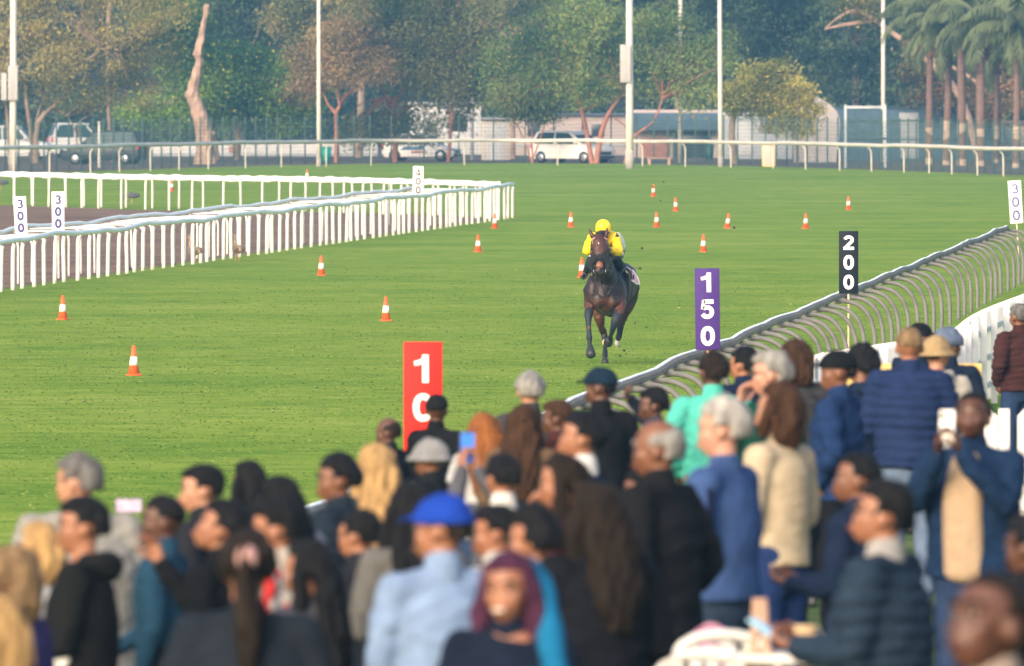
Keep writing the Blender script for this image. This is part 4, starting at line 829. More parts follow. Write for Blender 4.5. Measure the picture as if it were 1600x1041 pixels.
    obj('tail', fuse('tail', [tb([(xc(-.95), -.93, 1.40), (xc(-1.15)-.02, -1.12, 1.36), (xc(-1.4)-.06, -1.38, 1.15), (xc(-1.5)-.1, -1.5, .85)], [.05, .07, .08, .03])], .014, BLK, 1, lambda c, n: .012*vnoise(c*np.array([2, 2, .4]), 5, 3)), h)
    return h
hs = horse()
SKIN = {'d': (.075, .028, .016), 'b': (.145, .058, .030), 't': (.25, .105, .058), 'l': (.36, .175, .11), 'p': (.40, .20, .14)}
def skin(k): return mat('skin_'+k, SKIN[k], .5, .08, 12, .15, 90)
def finger_set(w_, d, n, r=.0095, curl=.5, s=1):
    """four fingers and a thumb from wrist w_, pointing d, palm facing n"""
    d = nrm(np.array(d, float)); n = nrm(np.array(n, float)-d*np.dot(n, d)); sd_ = np.cross(d, n)*s; out = []
    for i in range(4):
        b = w_+d*(.085-(.006 if i in (0, 3) else 0))+sd_*((i-1.5)*.020); f = [.92, 1.05, 1.0, .8][i]; a = 0; p = [b-d*.02, b]
        for sg_ in (.038, .026, .02):
            a += curl*(1+.12*i); p.append(p[-1]+(d*math.cos(a)+n*math.sin(a))*sg_*f)
        out.append(tube(p, [r*1.05, r*1.05, r, r*.9, r*.75], 8))
    b = w_+d*.03-sd_*.028; v = nrm(d*.6-sd_*.7+n*.35); v2 = nrm(d*.9-sd_*.1+n*.45)
    out.append(tube([b, b+v*.038, b+v*.038+v2*.03, b+v*.038+v2*.052], [r*1.35, r*1.2, r*1.05, r*.8], 8)); return out
def palm_piece(w_, d, n):
    d = nrm(np.array(d, float)); n = nrm(np.array(n, float)-d*np.dot(n, d)); sd_ = np.cross(d, n)
    return tube([w_-d*.01, w_+d*.03, w_+d*.08], [(.026, .018), (.038, .017), (.040, .014)], 12, side=tuple(sd_))
def jockey():
    A = np.array
    Y = mat('silks_yellow', (.84, .58, .004), .55, .1, 12, .5, 30, spec=.4); BK_ = mat('silks_black', (.012, .014, .02), .6, .15, 12, .4, 40); WH = mat('silks_white', (.78, .76, .76), .6, .08, 12, .3, 40)
    sk = skin('b'); hl, hr = A([.07, .96, 1.80]), A([-.19, .96, 1.80])
    parts = [el((-.025, .64, 2.04), (.074, .09, .115)), tb([(.0, .5, 1.97), (-.02, .6, 2.0)], [.06, .055]), tb([(.02, .42, 1.96), (.08, .12, 1.93), (.14, -.18, 1.82)], [(.17, .10), (.14, .1), (.15, .11)], 16, 3, (1, 0, 0))]
    sh = {1: (.165, .47, 1.99), -1: (-.19, .50, 1.98)}; elb = {1: (.205, .70, 1.755), -1: (-.285, .72, 1.77)}
    hand = {1: hl, -1: hr}
    for s in (1, -1): parts.append(tb([sh[s], elb[s], tuple(hand[s])], [.05, .042, .028], 12, 1))
    kn = {1: (.19, .44, 1.62), -1: (-.23, .44, 1.60)}; hp = {1: (.22, -.15, 1.80), -1: (.0, -.15, 1.80)}; an = {1: (.345, .03, 1.43), -1: (-.30, .08, 1.42)}; to = {1: (.37, .20, 1.37), -1: (-.36, .26, 1.355)}
    for s in (1, -1): parts.append(tb([hp[s], kn[s], an[s]], [.08, .055, .04], 12, 1))
    ex = []
    for s in (1, -1):
        w_ = A(W(hand[s])); d = A([-.35*s, -.8, -.25]); n = A([-.2*s, .2, -1.0]); parts.append(palm_piece(w_, d, n)); ex += finger_set(w_, d, n, .0095, .75, s)
    nose = el((-.025, .735, 2.03), (.014, .02, .022)); parts.append(nose)
    j = obj('person', fuse('person', parts, .012, sk, 3, extra=ex), loc=(HX, HD, 0))
    tag(j, 'jockey in yellow silks and yellow helmet crouched on the galloping bay horse', 'person')
    def fold(f=5, a=.007): return lambda c, n: a*vnoise(c, f, 3)+a*.6*vnoise(c, f*2.3, 5)
    jk = [tb([(-.01, .46, 1.97), (.06, .2, 1.95), (.12, -.05, 1.87), (.15, -.2, 1.82)], [(.20, .125), (.185, .13), (.17, .13), (.165, .12)], 20, 3, (1, 0, 0)), el((.165, .46, 1.985), (.085, .1, .085)), el((-.18, .49, 1.975), (.085, .1, .085))]
    for s in (1, -1):
        h_ = np.array(hand[s]); e_ = np.array(elb[s]); jk.append(tb([sh[s], tuple((A(sh[s])+e_)/2+A([s*.012, .0, 0])), tuple(e_+A([s*.006, 0, -.004])), tuple(e_*.5+h_*.5), tuple(e_*.12+h_*.88)], [.082, .078, .070, .060, .040], 14, 2))
    jo = obj('racing_silks', fuse('racing_silks', jk, .011, Y, 3, fold()), j)
    obj('white_panel', fuse('white_panel', [tb([(.205, .30, 2.01), (.255, .15, 1.93), (.285, .02, 1.82)], [(.035, .06), (.042, .09), (.04, .08)], 14, 3, (1, 0, 0))], .01, WH, 2, fold(7, .004)), jo)
    d = .05; V = A([W(p) for p in [(.175, .545, 2.03), (.215, .548, 1.99), (.135, .575, 1.985)]]); V2 = V+A([.01, .03, .0]) ; 
    obj('black_diamond', flat('black_diamond', [tube(Wp([(.18, .55, 2.055), (.185, .565, 2.02), (.185, .572, 1.985)]), [(.004, .01), (.022, .012), (.036, .01)], 8, side=(1, 0, 0), rnd=False)], BK_), jo)
    obj('hem', fuse('hem', [tb([(.13, .05, 1.755), (.21, .30, 1.70), (.26, .28, 1.73)], [.045, .04, .045], 10), tb([(.0, .1, 1.75), (-.2, .3, 1.70), (-.225, .4, 1.68)], [.05, .042, .03], 10)], .011, WH, 2), jo)
    bp = [el((.13, -.2, 1.80), (.19, .17, .15))]
    for s in (1, -1): bp.append(tb([hp[s], tuple((A(hp[s])+A(kn[s]))/2), kn[s], tuple((A(kn[s])*.5+A(an[s])*.5)), an[s]], [.11, .092, .075, .062, .048], 14, 2))
    obj('breeches', fuse('breeches', bp, .012, BK_, 3, fold(6, .004)), j)
    for s in (1, -1):
        m_ = tuple(A(kn[s])*.35+A(an[s])*.65); bo = obj('boot', fuse('boot', [tb([m_, an[s], tuple(A(an[s])+A([0, -.03, -.05]))], [.058, .052, .045], 14, 2), tb([tuple(A(an[s])+A([0, -.04, -.06])), tuple(A(to[s])*.5+A(an[s])*.5+A([0, 0, -.02])), to[s]], [(.042, .036), (.045, .038), (.036, .024)], 14, 2)], .010, mat('boot_black', (.01, .01, .013), .25, .1, 10), 2), j)
        c_ = A(to[s])*.6+A(an[s])*.4; rg = [(c_[0]+.045*math.cos(a), c_[1], c_[2]-.01+.055*math.sin(a)) for a in [2*math.pi*i/14 for i in range(15)]]
        obj('stirrup', solid('stirrup', [tb(rg, [.005]*15, 6, 1)], mat('stirrup_steel', (.15, .15, .16), .3, metal=.9)), bo)
    hc = obj('helmet', fuse('helmet', [el((-.027, .63, 2.145), (.124, .145, .125)), el((-.027, .62, 2.10), (.126, .145, .05))], .009, mat('helmet_yellow', (.88, .62, .006), .42, .05, 20, .15, 60), 2), j)
    obj('visor_peak', solid('visor_peak', [tube(Wp([(-.027, .70, 2.10), (-.027, .80, 2.085)]), [(.09, .012), (.06, .008)], 14, side=(1, 0, 0))], BK_), hc)
    obj('goggles', fuse('goggles', [tube([W((-.105, .66, 2.055)), W((-.065, .725, 2.06)), W((.015, .725, 2.06)), W((.055, .66, 2.055))], [.022, .03, .03, .022], 10, sub=2)], .009, mat('goggles_black', (.01, .01, .012), .15), 1), j)
    obj('chin_strap', solid('chin_strap', [tb([(-.098, .66, 2.07), (-.075, .70, 1.97), (-.025, .715, 1.93), (.025, .70, 1.97), (.05, .66, 2.07)], [.007]*5, 6)], BK_), hc)
    return j
jockey()
rs = random.Random(4); CL = mat('earth', (.05, .035, .02), .95, .3, 20)
for i, (x, y) in enumerate([(1037, 285), (1032, 314), (1020, 292), (1147, 356), (992, 505), (1010, 512), (978, 553), (975, 548), (1000, 420), (880, 500), (969, 556), (1003, 388)]):
    p = P(x, y, HD+rs.uniform(-1, 3)); s = rs.uniform(.012, .026)
    V, Fc = ell((0, 0, 0), (s*1.0, s*.8, s*.7), 7, 5); V = V*(1+.3*np.random.RandomState(i).randn(len(V), 1))
    tag(obj('turf_clod', mesh_np('turf_clod', V, Fc, CL, False), loc=p), ['dark clod high above the helmet at upper right of the jockey', 'small clod hanging below the highest dark clod', 'clod beside the farthest turf cone', 'clod at the foot of the leaning middle cone', 'clod in the air to the right of the raised hind hoof', 'lowest floating clod right of the raised hind hoof', 'clod just above the turf beneath the raised hind hoof', 'clod touching another beneath the raised hind hoof', 'clod level with the saddle cloth, right of the horse', 'clod in the air on the left of the front knee', 'clod close behind the planted hind leg', 'clod a little above the jockey boot on the right'][i], 'clod', 'clods of turf in the air behind the horse')

# ------------------------------------------------------------------ geese
def goose(x, y, rz, label, feeding=False, s=1.0, dark=False):
    p = G(x, y); cb = (.10, .085, .085) if dark else (.27, .19, .11); 
    bm_ = mat('plumage_'+('dark' if dark else 'brown'), cb, .85, .3, 14, .5, 40); A = np.array
    if feeding: nk = [(0, .13, .33), (0, .24, .33), (0, .32, .22), (0, .36, .10)]; hd = (0, .38, .06)
    else: nk = [(0, .12, .36), (0, .17, .46), (0, .17, .56), (0, .18, .62)]; hd = (0, .20, .64)
    parts = [tube([(0, -.28, .27), (0, -.12, .30), (0, .06, .31), (0, .16, .34)], [(.03, .02), (.11, .10), (.12, .115), (.07, .07)], 14, side=(1, 0, 0), sub=3), tube(nk, [.055, .04, .033, .03], 10, sub=2), ell(hd, (.035, .05, .035))]
    g = obj('goose', fuse('goose', parts, .012, bm_, 2), loc=p, rz=rz); tag(g, label, 'goose')
    obj('beak', solid('beak', [tube([(hd[0], hd[1]+.04, hd[2]-.005), (hd[0], hd[1]+.09, hd[2]-.02)], [.014, .006], 8)], mat('beak_pink', (.5, .2, .18))), g)
    for q in (-.04, .04): obj('leg', solid('leg', [tube([(q, 0, .22), (q, .01, .0), (q, .06, 0)], [.012, .009, .008], 6)], mat('goose_leg', (.5, .25, .2))), g)
    for q in (-1, 1): obj('wing', solid('wing', [ell((q*.095, -.08, .32), (.03, .2, .075))], mat('wing_dark', (.13, .10, .08) if not dark else (.06, .06, .075), .85, .3, 10)), g)
    if not feeding: obj('eye_patch', solid('eye_patch', [ell((0, hd[1]+.015, hd[2]), (.038, .02, .018))], mat('eye_patch', (.12, .03, .02))), g)
goose(303, 412, math.radians(35), 'brown goose standing at the foot of the white rail, left one of two', s=1)
goose(371, 409, math.radians(20), 'brown goose by the white rail, turned away, right one of two')
goose(206, 319, math.radians(95), 'dark goose feeding with its head down beyond the dirt track', True, dark=True)
goose(2, 297, math.radians(90), 'dark bird cut off by the left edge behind the far white rail', False, dark=True)
for x, y in ((272, 417), (202, 425)):
    g = obj('small_bird', fuse('small_bird', [ell((0, 0, .07), (.04, .07, .045)), ell((0, .07, .12), (.025, .03, .025)), tube([(0, -.06, .07), (0, -.15, .06)], [.02, .008], 8)], .008, mat('bird_black', (.02, .02, .03)), 1), loc=G(x, y)); tag(g, 'tiny dark bird on the dirt left of the two geese' if x > 250 else 'tiny dark bird farther left by the white rail posts', 'bird', 'small birds by the rail')
    for q in (-.015, .015): obj('leg', solid('leg', [tube([(q, 0, .05), (q, 0, 0)], [.004, .003], 5)], mat('goose_leg', (.5, .25, .2))), g)
# ------------------------------------------------------------------ people
HAIR = {'black': (.008, .008, .010), 'dark': (.018, .012, .009), 'brown': (.05, .024, .013), 'auburn': (.24, .085, .025), 'blond': (.40, .25, .11), 'tan': (.20, .13, .07), 'grey': (.13, .125, .125), 'silver': (.27, .26, .25), 'white': (.38, .36, .34), 'purple': (.07, .02, .05)}
def hairmat(k): return mat('hair_'+k, tuple(c*.8 for c in HAIR[k]), .65, .45, 18, .9, 60, stretch=(1.6, 1.6, .35), spec=.12)
HCn = np.array([0., .0, 1.635])      # head centre in the standard 1.75 m figure
def sm(a, b, x): t = np.clip((x-a)/(b-a), 0, 1); return t*t*(3-2*t)
def shell(name, m, th, cover, nu=60, nv=44, noise=.004, r=(.080, .100, .098), seed=0, c=(0, -.006, .012), f=7):
    V, Fc = ell((0, 0, 0), (1, 1, 1), nu, nv); d = V/np.linalg.norm(V, axis=1)[:, None]; base = d*np.array(r)
    t = cover(d, base)*th-.022*(1-cover(d, base)); n = (vnoise(base, f, seed)*noise+vnoise(base*np.array([1, 1, .5]), 24, seed+2)*noise*.55)*cover(d, base)
    return mesh_np(name, base+d*(t+n)[:, None]+np.array(c), Fc, m)
def cov_short(fr=.45, low=-.55, ears=True):     # True hair region: all but the face and below the nape
    def g(d, b):
        d = d+.022*np.stack([vnoise(d, 1.1, 31), vnoise(d, 1.6, 32), vnoise(d, 1.4, 33)], 1)+.02*vnoise(d, 3.5, 34)[:, None]
        face = sm(.15, .55, d[:, 1])*sm(fr+.12, fr-.12, d[:, 2]); nape = sm(low+.1, low-.15, d[:, 2]); side = sm(-.15, -.4, d[:, 2])*sm(-.25, .1, d[:, 1])
        ear = sm(.76, .88, np.abs(d[:, 0]))*sm(.05, -.07, d[:, 2])*sm(-.45, -.32, d[:, 1])*sm(.26, .14, d[:, 1])*(1 if ears else 0)
        return np.clip(1-face-nape-side-ear, 0, 1)
    return g
def cov_bald(d, b):
    top = sm(.35, .7, d[:, 2]+.35*d[:, 1]); return np.clip(cov_short()(d, b)*(1-top), 0, 1)
def cov_fade(d, b): return cov_short(.5, -.35)(d, b)*sm(-.25, .35, d[:, 2]*.9-d[:, 1]*.1+.15)
def cov_cap(d, b): return sm(-.02, .10, d[:, 2]+.10-.18*np.maximum(0, -d[:, 1])*-1)
ARM = {  # elbow, wrist for the right (+x) side, hand dir, palm normal
 'down': ((.235, -.03, 1.14), (.235, .04, .89), (0, .15, -1), (-1, 0, 0)),
 'pocket': ((.285, -.08, 1.15), (.215, .07, .96), (-.3, .3, -1), (-1, 0, 0)),
 'clasp': ((.245, .0, 1.13), (.065, .25, 1.0), (-1, .3, -.2), (0, -1, .2)),
 'low': ((.225, .02, 1.13), (.11, .30, 1.14), (-.3, .9, .2), (-.6, 0, 1)),
 'phone': ((.20, .20, 1.23), (.055, .36, 1.47), (-.15, .25, 1), (-.7, .1, 0)),
 'high': ((.17, .27, 1.42), (.05, .42, 1.66), (-.15, .2, 1), (-.7, .1, 0)),
 'face': ((.16, .20, 1.22), (.045, .17, 1.46), (-.3, -.1, 1), (0, -1, .1)),
 'raise': ((.34, .12, 1.50), (.16, .22, 1.68), (-.8, .1, .5), (0, -1, 0)),
 'fold': ((.24, .06, 1.15), (-.03, .23, 1.20), (-1, .1, .1), (0, -1, 0))}
def pattern_mat():
    if 'pattern' in MATS: return MATS['pattern']
    m = mat('shirt_pattern', (.42, .38, .34), .9); MATS['pattern'] = m; nt = m.node_tree; b = nt.nodes['Principled BSDF']
    n = nt.nodes.new('ShaderNodeTexNoise'); n.inputs['Scale'].default_value = 7; n.inputs['Detail'].default_value = 1
    tc = nt.nodes.new('ShaderNodeTexCoord'); nt.links.new(tc.outputs['Object'], n.inputs['Vector'])
    cr = nt.nodes.new('ShaderNodeValToRGB'); cr.color_ramp.interpolation = 'CONSTANT'; e = cr.color_ramp.elements
    e[0].color = (.40, .36, .32, 1); e[1].position = .50; e[1].color = (.45, .02, .02, 1); k = e.new(.62); k.color = (.5, .48, .46, 1)
    nt.links.new(n.outputs['Fac'], cr.inputs[0]); nt.links.new(cr.outputs[0], b.inputs['Base Color']); return m
def person(x, yt, D, yaw, label, hair='short', hc='black', sk='b', top=('jacket', (.02, .03, .05)), trou=(.02, .025, .04), arms=('down', 'down'), hyaw=None, pitch=0.0, build=1.0, style='plain', collar=None, gz0=None, hscale=1.0, lean=0.0, female=False, glasses=False, cap=None, extra=None):
    g0 = gz(D) if gz0 is None else gz0
    H = HC-(yt-HZ)*D/F-g0-.012; k = H/1.75; ks = k; hscale = hscale*1.05
    X = (x-800)*D/F; seed = int(x*7+yt) % 9999; A = np.array
    rot = math.radians(yaw); body_rot = rot
    hy = math.radians((hyaw if hyaw is not None else yaw)-yaw)
    Rh = Matrix.Rotation(hy, 3, 'Z') @ Matrix.Rotation(-math.radians(pitch), 3, 'X'); RhA = A(Rh)
    hz = HCn+A([0, lean, 0])
    def hp(pcs):   # head-local pieces -> figure
        return [((v*hscale) @ RhA.T+hz, f) for v, f in pcs]
    sw = .175*(0.92 if female else 1.0)*build**.5
    head = [ell((0, -.008, .022), (.077, .097, .092)), ell((0, .030, -.042), (.060, .064, .066)), ell((0, .045, -.088), (.036, .036, .026)), tube([(0, .082, .0), (0, .090, -.036)], [.008, .0125], 8), ell((0, .078, .018), (.058, .018, .014)), ell((0, .088, -.072), (.024, .014, .014))]
    for s in (-1, 1): head += [ell((s*.079, -.005, -.018), (.011, .020, .032)), ell((s*.042, .062, -.03), (.022, .022, .022))]
    neck = tube([(0, -.015+lean*.2, 1.44), (0, -.012+lean*.6, 1.50), (0, -.005+lean, 1.57)], [.066, .056, .055], 14)
    parts = hp(head)+[neck]; torso = [(0, -.005, .90, .155, .11), (0, .0, 1.05, .14, .10), (0, .0, 1.22, .155, .11), (0, lean*.1, 1.36, .165, .105), (0, lean*.2, 1.44, .12, .075)]
    parts.append(tube([p[:3] for p in torso], [(p[3], p[4]) for p in torso], 18, side=(1, 0, 0), sub=2))
    ex = []; ap_ = []
    for s, a in ((1, arms[0]), (-1, arms[1])):
        e, w_, d, n = [A(v, float) for v in ARM[a]]
        if s < 0: e, w_, d, n = [v*A([-1, 1, 1]) for v in (e, w_, d, n)]
        e = e*A([build**.5, 1, 1]); d = nrm(d); sh = A([s*sw, lean*.15-.005, 1.415])
        parts.append(tube([sh, e, w_], [.05, .040, .028], 12)); parts.append(palm_piece(w_, d, n)); ex += finger_set(w_, d, n, .0095, .45, s); ap_.append((sh, e, w_, s))
    for s in (-1, 1):
        parts.append(tube([(s*.09, 0, .92), (s*.095, .015, .5), (s*.10, -.01, .08)], [.085, .055, .04], 12)); parts.append(tube([(s*.10, -.03, .045), (s*.105, .13, .035)], [(.035, .03), (.042, .025)], 10, side=(1, 0, 0)))
    def sc(me):
        co = np.empty(len(me.vertices)*3, np.float32); me.vertices.foreach_get('co', co); me.vertices.foreach_set('co', (co*k).astype(np.float32)); me.update(); return me
    me = fuse('person', parts, .012, skin(sk), 3, extra=ex)
    p = obj('person', sc(me), loc=(X, D, g0+.012), rz=rot); tag(p, label, 'person')
    add = lambda nm, me_: obj(nm, sc(me_), p)
    hadd = lambda nm, me_: obj(nm, sc(me_), p)
    def hmesh(me_):
        co = np.empty(len(me_.vertices)*3, np.float32); me_.vertices.foreach_get('co', co); co = (co.reshape(-1, 3)*hscale) @ RhA.T+hz; me_.vertices.foreach_set('co', co.astype(np.float32).ravel()); return me_
    # face
    for s in (-1, 1):
        eb = add('eye', hmesh(solid('eye', [ell((s*.031, .083, .0), (.0125, .007, .006))], mat('eye_white', (.20, .17, .16), .5))))
        add('pupil', hmesh(solid('pupil', [ell((s*.031, .0895, .0), (.0075, .004, .0065), 10, 8)], mat('pupil', (.01, .008, .006), .2)))).parent = eb
        add('eyebrow', hmesh(solid('eyebrow', [tube([(s*.014, .096, .021), (s*.032, .094, .027), (s*.052, .080, .021)], [.004, .005, .003], 6)], hairmat(hc if hc in ('grey', 'silver', 'white') else 'dark'))))
    add('mouth', hmesh(solid('mouth', [tube([(-.024, .092, -.068), (0, .102, -.071), (.024, .092, -.068)], [.004, .007, .004], 8)], mat('lips_'+sk, tuple(np.array(SKIN[sk])*A([.95, .6, .6])), .5))))
    # hair
    hm_ = hairmat(hc)
    if hair in ('short', 'bob', 'long', 'pony', 'bun', 'wavy', 'curl'):
        add('hair', hmesh(shell('hair', hm_, .007 if cap else .018 if hair != 'curl' else .03, cov_short(.42 if hair == 'short' else .5, -.5, hair == 'short'), seed=seed, noise=.008 if hair != 'curl' else .014)))
        last = SC.collection.objects[-1]
        pcs = []
        if hair == 'bob': pcs = [tube([(0, -.03, .08), (0, -.075, .0), (0, -.075, -.10), (0, -.06, -.15)], [(.06, .05), (.098, .055), (.105, .06), (.085, .045)], 16, side=(1, 0, 0), sub=3)]+[tube([(s*.06, .0, .06), (s*.088, .02, -.02), (s*.082, .03, -.12)], [.035, .034, .022], 10, sub=2) for s in (-1, 1)]
        if hair in ('long', 'wavy'):
            L_ = .42 if hair == 'wavy' else .46
            pcs = [tube([(0, -.03, .08), (0, -.085, -.02), (0, -.115, -.16), (.0, -.145, -.32), (.0, -.155, -L_)], [(.05, .04), (.098, .05), (.118, .05), (.11, .045), (.055, .025)], 18, side=(1, 0, 0), sub=3)]+[tube([(s*.06, .0, .06), (s*.09, -.0, -.04), (s*.10, .0, -.16), (s*.10, -.01, -.30)], [.032, .036, .036, .015], 10, sub=2) for s in (-1, 1)]
        if hair == 'pony': pcs = [tube([(0, -.09, .05), (0, -.15, .02), (0, -.165, -.10), (0.01, -.16, -.25), (0, -.165, -.42)], [.03, .036, .042, .04, .014], 12, sub=3)]
        if hair == 'bun': pcs = [ell((0, -.11, .05), (.045, .04, .045))]
        if pcs:
            q = fuse('long_hair', pcs, .011, hm_, 2, lambda c, n: .010*vnoise(c*A([4, 4, .9]), 5, seed)+.005*vnoise(c*A([9, 9, 1.2]), 6, seed+1)); add('hair_length', hmesh(q))
        if hair == 'pony': add('scrunchie', hmesh(solid('scrunchie', [tube([(0, -.12, .04), (0, -.15, .025)], [.036, .036], 12)], cloth('scrunchie', (.62, .36, .33)))))
    elif hair == 'bald': add('hair', hmesh(shell('hair', hm_, .010, cov_bald, seed=seed, noise=.004)))
    elif hair == 'fade': add('hair', hmesh(shell('hair', hm_, .012, cov_fade, seed=seed, noise=.003)))
    elif hair == 'shaved': add('hair', hmesh(shell('hair', hm_, .004, cov_short(.55, -.2), seed=seed, noise=.0005)))
    if cap:
        kind, cc = cap; cm = cloth('cap_'+kind, cc)
        if kind in ('cap', 'beanie', 'bucket'):
            low = {'cap': .03, 'beanie': -.12, 'bucket': .02}[kind]
            co_ = add({'cap': 'cap', 'beanie': 'beanie', 'bucket': 'bucket_hat'}[kind], hmesh(shell('cap', cm, .016 if kind == 'cap' else .024, lambda d, b: sm(low-.04, low+.05, d[:, 2]), seed=seed, noise=.003 if kind != 'beanie' else .006)))
            if kind == 'cap': add('peak', hmesh(solid('peak', [tube([(0, .065, .034), (0, .11, .036), (0, .148, .024)], [(.070, .010), (.064, .008), (.036, .006)], 18, side=(1, 0, 0), sub=2)], cm))).parent = co_
            if kind == 'bucket': add('brim', hmesh(solid('brim', [tube([(0, 0, .035), (0, 0, -.0), (0, 0, -.012)], [(.098, .118), (.135, .155), (.138, .158)], 28, rnd=False, side=(1, 0, 0))], cm))).parent = co_
            if kind == 'beanie': add('turn_up', hmesh(solid('turn_up', [tube([(0, -.006, -.005), (0, -.006, .035)], [(.107, .125), (.107, .125)], 26, side=(1, 0, 0), rnd=False)], cloth('beanie_band', tuple(min(1, c*.7) for c in cc))))).parent = co_
        if kind == 'hijab': add('head_scarf', hmesh(fuse('s', [ell((0, -.02, .02), (.102, .118, .118)), tube([(0, -.03, -.03), (0, -.05, -.14), (0, -.04, -.22)], [(.10, .10), (.10, .09), (.16, .11)], 18, side=(1, 0, 0), sub=2)], .012, cm, 3, lambda c, n: .006*vnoise(c, 5, 2))))
    if glasses:
        gm = mat('spectacle', (.03, .03, .03), .3); add('glasses', hmesh(solid('glasses', [tube([(s*.031+.021*math.cos(a), .101, .0+.016*math.sin(a)) for a in [2*math.pi*i/12 for i in range(13)]], [.0025]*13, 5) for s in (-1, 1)]+[tube([(s*.052, .098, .003), (s*.08, .0, .0)], [.0025, .0025], 5) for s in (-1, 1)], gm)))
    # clothes
    nm, tc_ = top[0], top[1]; tm = cloth(nm.replace(' ', '_'), tc_); th = {'jacket': .030, 'coat': .036, 'shirt': .018, 'jumper': .026, 'puffer': .042, 'hoodie': .032, 'blazer': .028}.get(nm, .026)
    if style == 'pattern': tm = pattern_mat()
    if style == 'shiny': tm = mat('shell_'+nm, tc_, .5, .12, 10, .4, 40)
    hem = {'coat': .62, 'shirt': .86, 'jumper': .90, 'puffer': .88, 'hoodie': .88, 'blazer': .80, 'jacket': .86}.get(nm, .88); b_ = build
    tp = [(0, -.002, hem, (.160+th)*b_, (.115+th)*b_), (0, .0, 1.04, (.148+th)*b_, (.108+th)*b_), (0, .0, 1.22, (.160+th)*b_, (.115+th)*b_), (0, lean*.1, 1.36, (.172+th*.7)*b_**.5, .108+th), (0, lean*.2-.005, 1.455, .095, .068+th*.5)]
    if hem < .8: tp.insert(1, (0, 0, .86, (.158+th)*b_, (.118+th)*b_))
    cp = [tube([q[:3] for q in tp], [(q[3], q[4]) for q in tp], 22, side=(1, 0, 0), sub=3, rnd=False), tube([(-sw, lean*.15-.005, 1.395), (0, lean*.15-.01, 1.43), (sw, lean*.15-.005, 1.395)], [(.062+th*.5)]*3, 14)]
    for sh, e, w_, s in ap_:
        m1 = (sh+e)/2+A([s*.008, 0, 0]); m2 = (e+w_)/2; we = w_*.97+e*.03
        cp.append(tube([sh, m1, e, m2, we], [.062+th*.62, .054+th*.62, .047+th*.6, .040+th*.55, .032+th*.5], 14, sub=2, rnd=True))
    def disp(c, n):
        f = .006*vnoise(c*A([1, 1, 1.6]), 3.2, seed)+.004*vnoise(c*A([1.4, 1.4, 2.4]), 6, seed+3)
        if nm == 'puffer': f = f+.012*np.abs(np.sin(c[:, 2]*math.pi/.062+.8*vnoise(c, 1.6, seed+5)))*(1+.5*vnoise(c, 3, seed+6))-.006
        if nm == 'jumper': f = f*.5
        return f
    to_ = add(nm, fuse(nm, cp, .0135, tm, 3, disp))
    if nm in ('jacket', 'coat', 'puffer', 'blazer', 'shirt'):
        co2 = collar or tc_; add('collar', fuse('collar', [tube([(0, -.012+lean*.3, 1.455), (0, -.012+lean*.5, 1.515)], [(.078, .080), (.070, .072)], 18, side=(1, 0, 0))], .011, cloth('collar', co2), 1)).parent = to_
    elif nm == 'hoodie': add('hood', fuse('hood', [tube([(-.10, -.03, 1.48), (-.06, -.10, 1.47), (0, -.125, 1.455), (.06, -.10, 1.47), (.10, -.03, 1.48)], [.035, .05, .06, .05, .035], 12, sub=2)], .012, tm, 2, disp)).parent = to_
    else: add('neckband', fuse('neckband', [tube([(0, -.012, 1.45), (0, -.012, 1.49)], [(.078, .078), (.070, .070)], 18, side=(1, 0, 0))], .011, cloth('neckband', collar or tuple(c*.85 for c in tc_)), 1)).parent = to_
    tr = [tube([(s*.085, 0, .96), (s*.095, .02, .70), (s*.10, .02, .5), (s*.105, -.0, .10)], [.108, .092, .075, .058], 14, sub=2) for s in (-1, 1)]+[tube([(0, 0, .84), (0, 0, 1.0)], [(.165*b_, .125*b_), (.15*b_, .115*b_)], 18, side=(1, 0, 0))]
    add('trousers', fuse('trousers', tr, .015, cloth('trousers', trou), 2, lambda c, n: .005*vnoise(c, 4, seed)))
    for s in (-1, 1): add('shoe', solid('shoe', [tube([(s*.10, -.07, .035), (s*.10, .02, .05), (s*.107, .12, .04), (s*.11, .19, .025)], [(.038, .034), (.044, .045), (.048, .036), (.036, .022)], 12, side=(1, 0, 0), sub=2)], mat('shoe', (.04, .04, .045), .5)))
    p['k'] = k
    if extra: extra(p, add, hmesh, k, rot)
    return p, k, rot, g0, X
def held(p, k, rot, loc, name, label, cat, build_):
    """a thing held at figure-local point loc, top-level"""
    q = Matrix.Rotation(rot, 3, 'Z') @ (Vector(loc)*k)
    o = empty(name, tuple(p.location+q), rot, label, cat); build_(o); return o
def phone_parts(cscreen, col=(.02, .02, .025), emit=0, tilt=0.0, cam_side=True):
    def b(o):
        o.rotation_euler = (tilt, 0, o.rotation_euler.z)
        obj('casing', flat('casing', [box((0, 0, .0), (.078, .010, .155))], mat('phone_case', col, .35), .004), o)
        obj('screen', flat('screen', [box((0, -.0065, .0), (.070, .002, .143))], mat('phone_screen', cscreen, .2, .25, 20, emit=emit), 0), o)
        obj('lens', flat('lens', [box((.018, .007, .052), (.026, .004, .03))], mat('lens_black', (.01, .01, .012), .1), .001), o)
    return b
BLU = (.015, .035, .13); NV = (.012, .022, .055); BLK2 = (.010, .011, .014); JEAN = (.03, .055, .13); KH = (.2, .16, .10)
def striped(cs, z0=1.2):
    def f(p, add, hmesh, k, rot):
        for i, (x, z, c, r) in enumerate(cs): add('motif', solid('motif', [ell((x, -.150, z), (r, .02, r*.9))], cloth('motif', c)))
    return f
PPL = []
def pp(*a, **k): r_ = person(*a, **k); PPL.append(r_); return r_
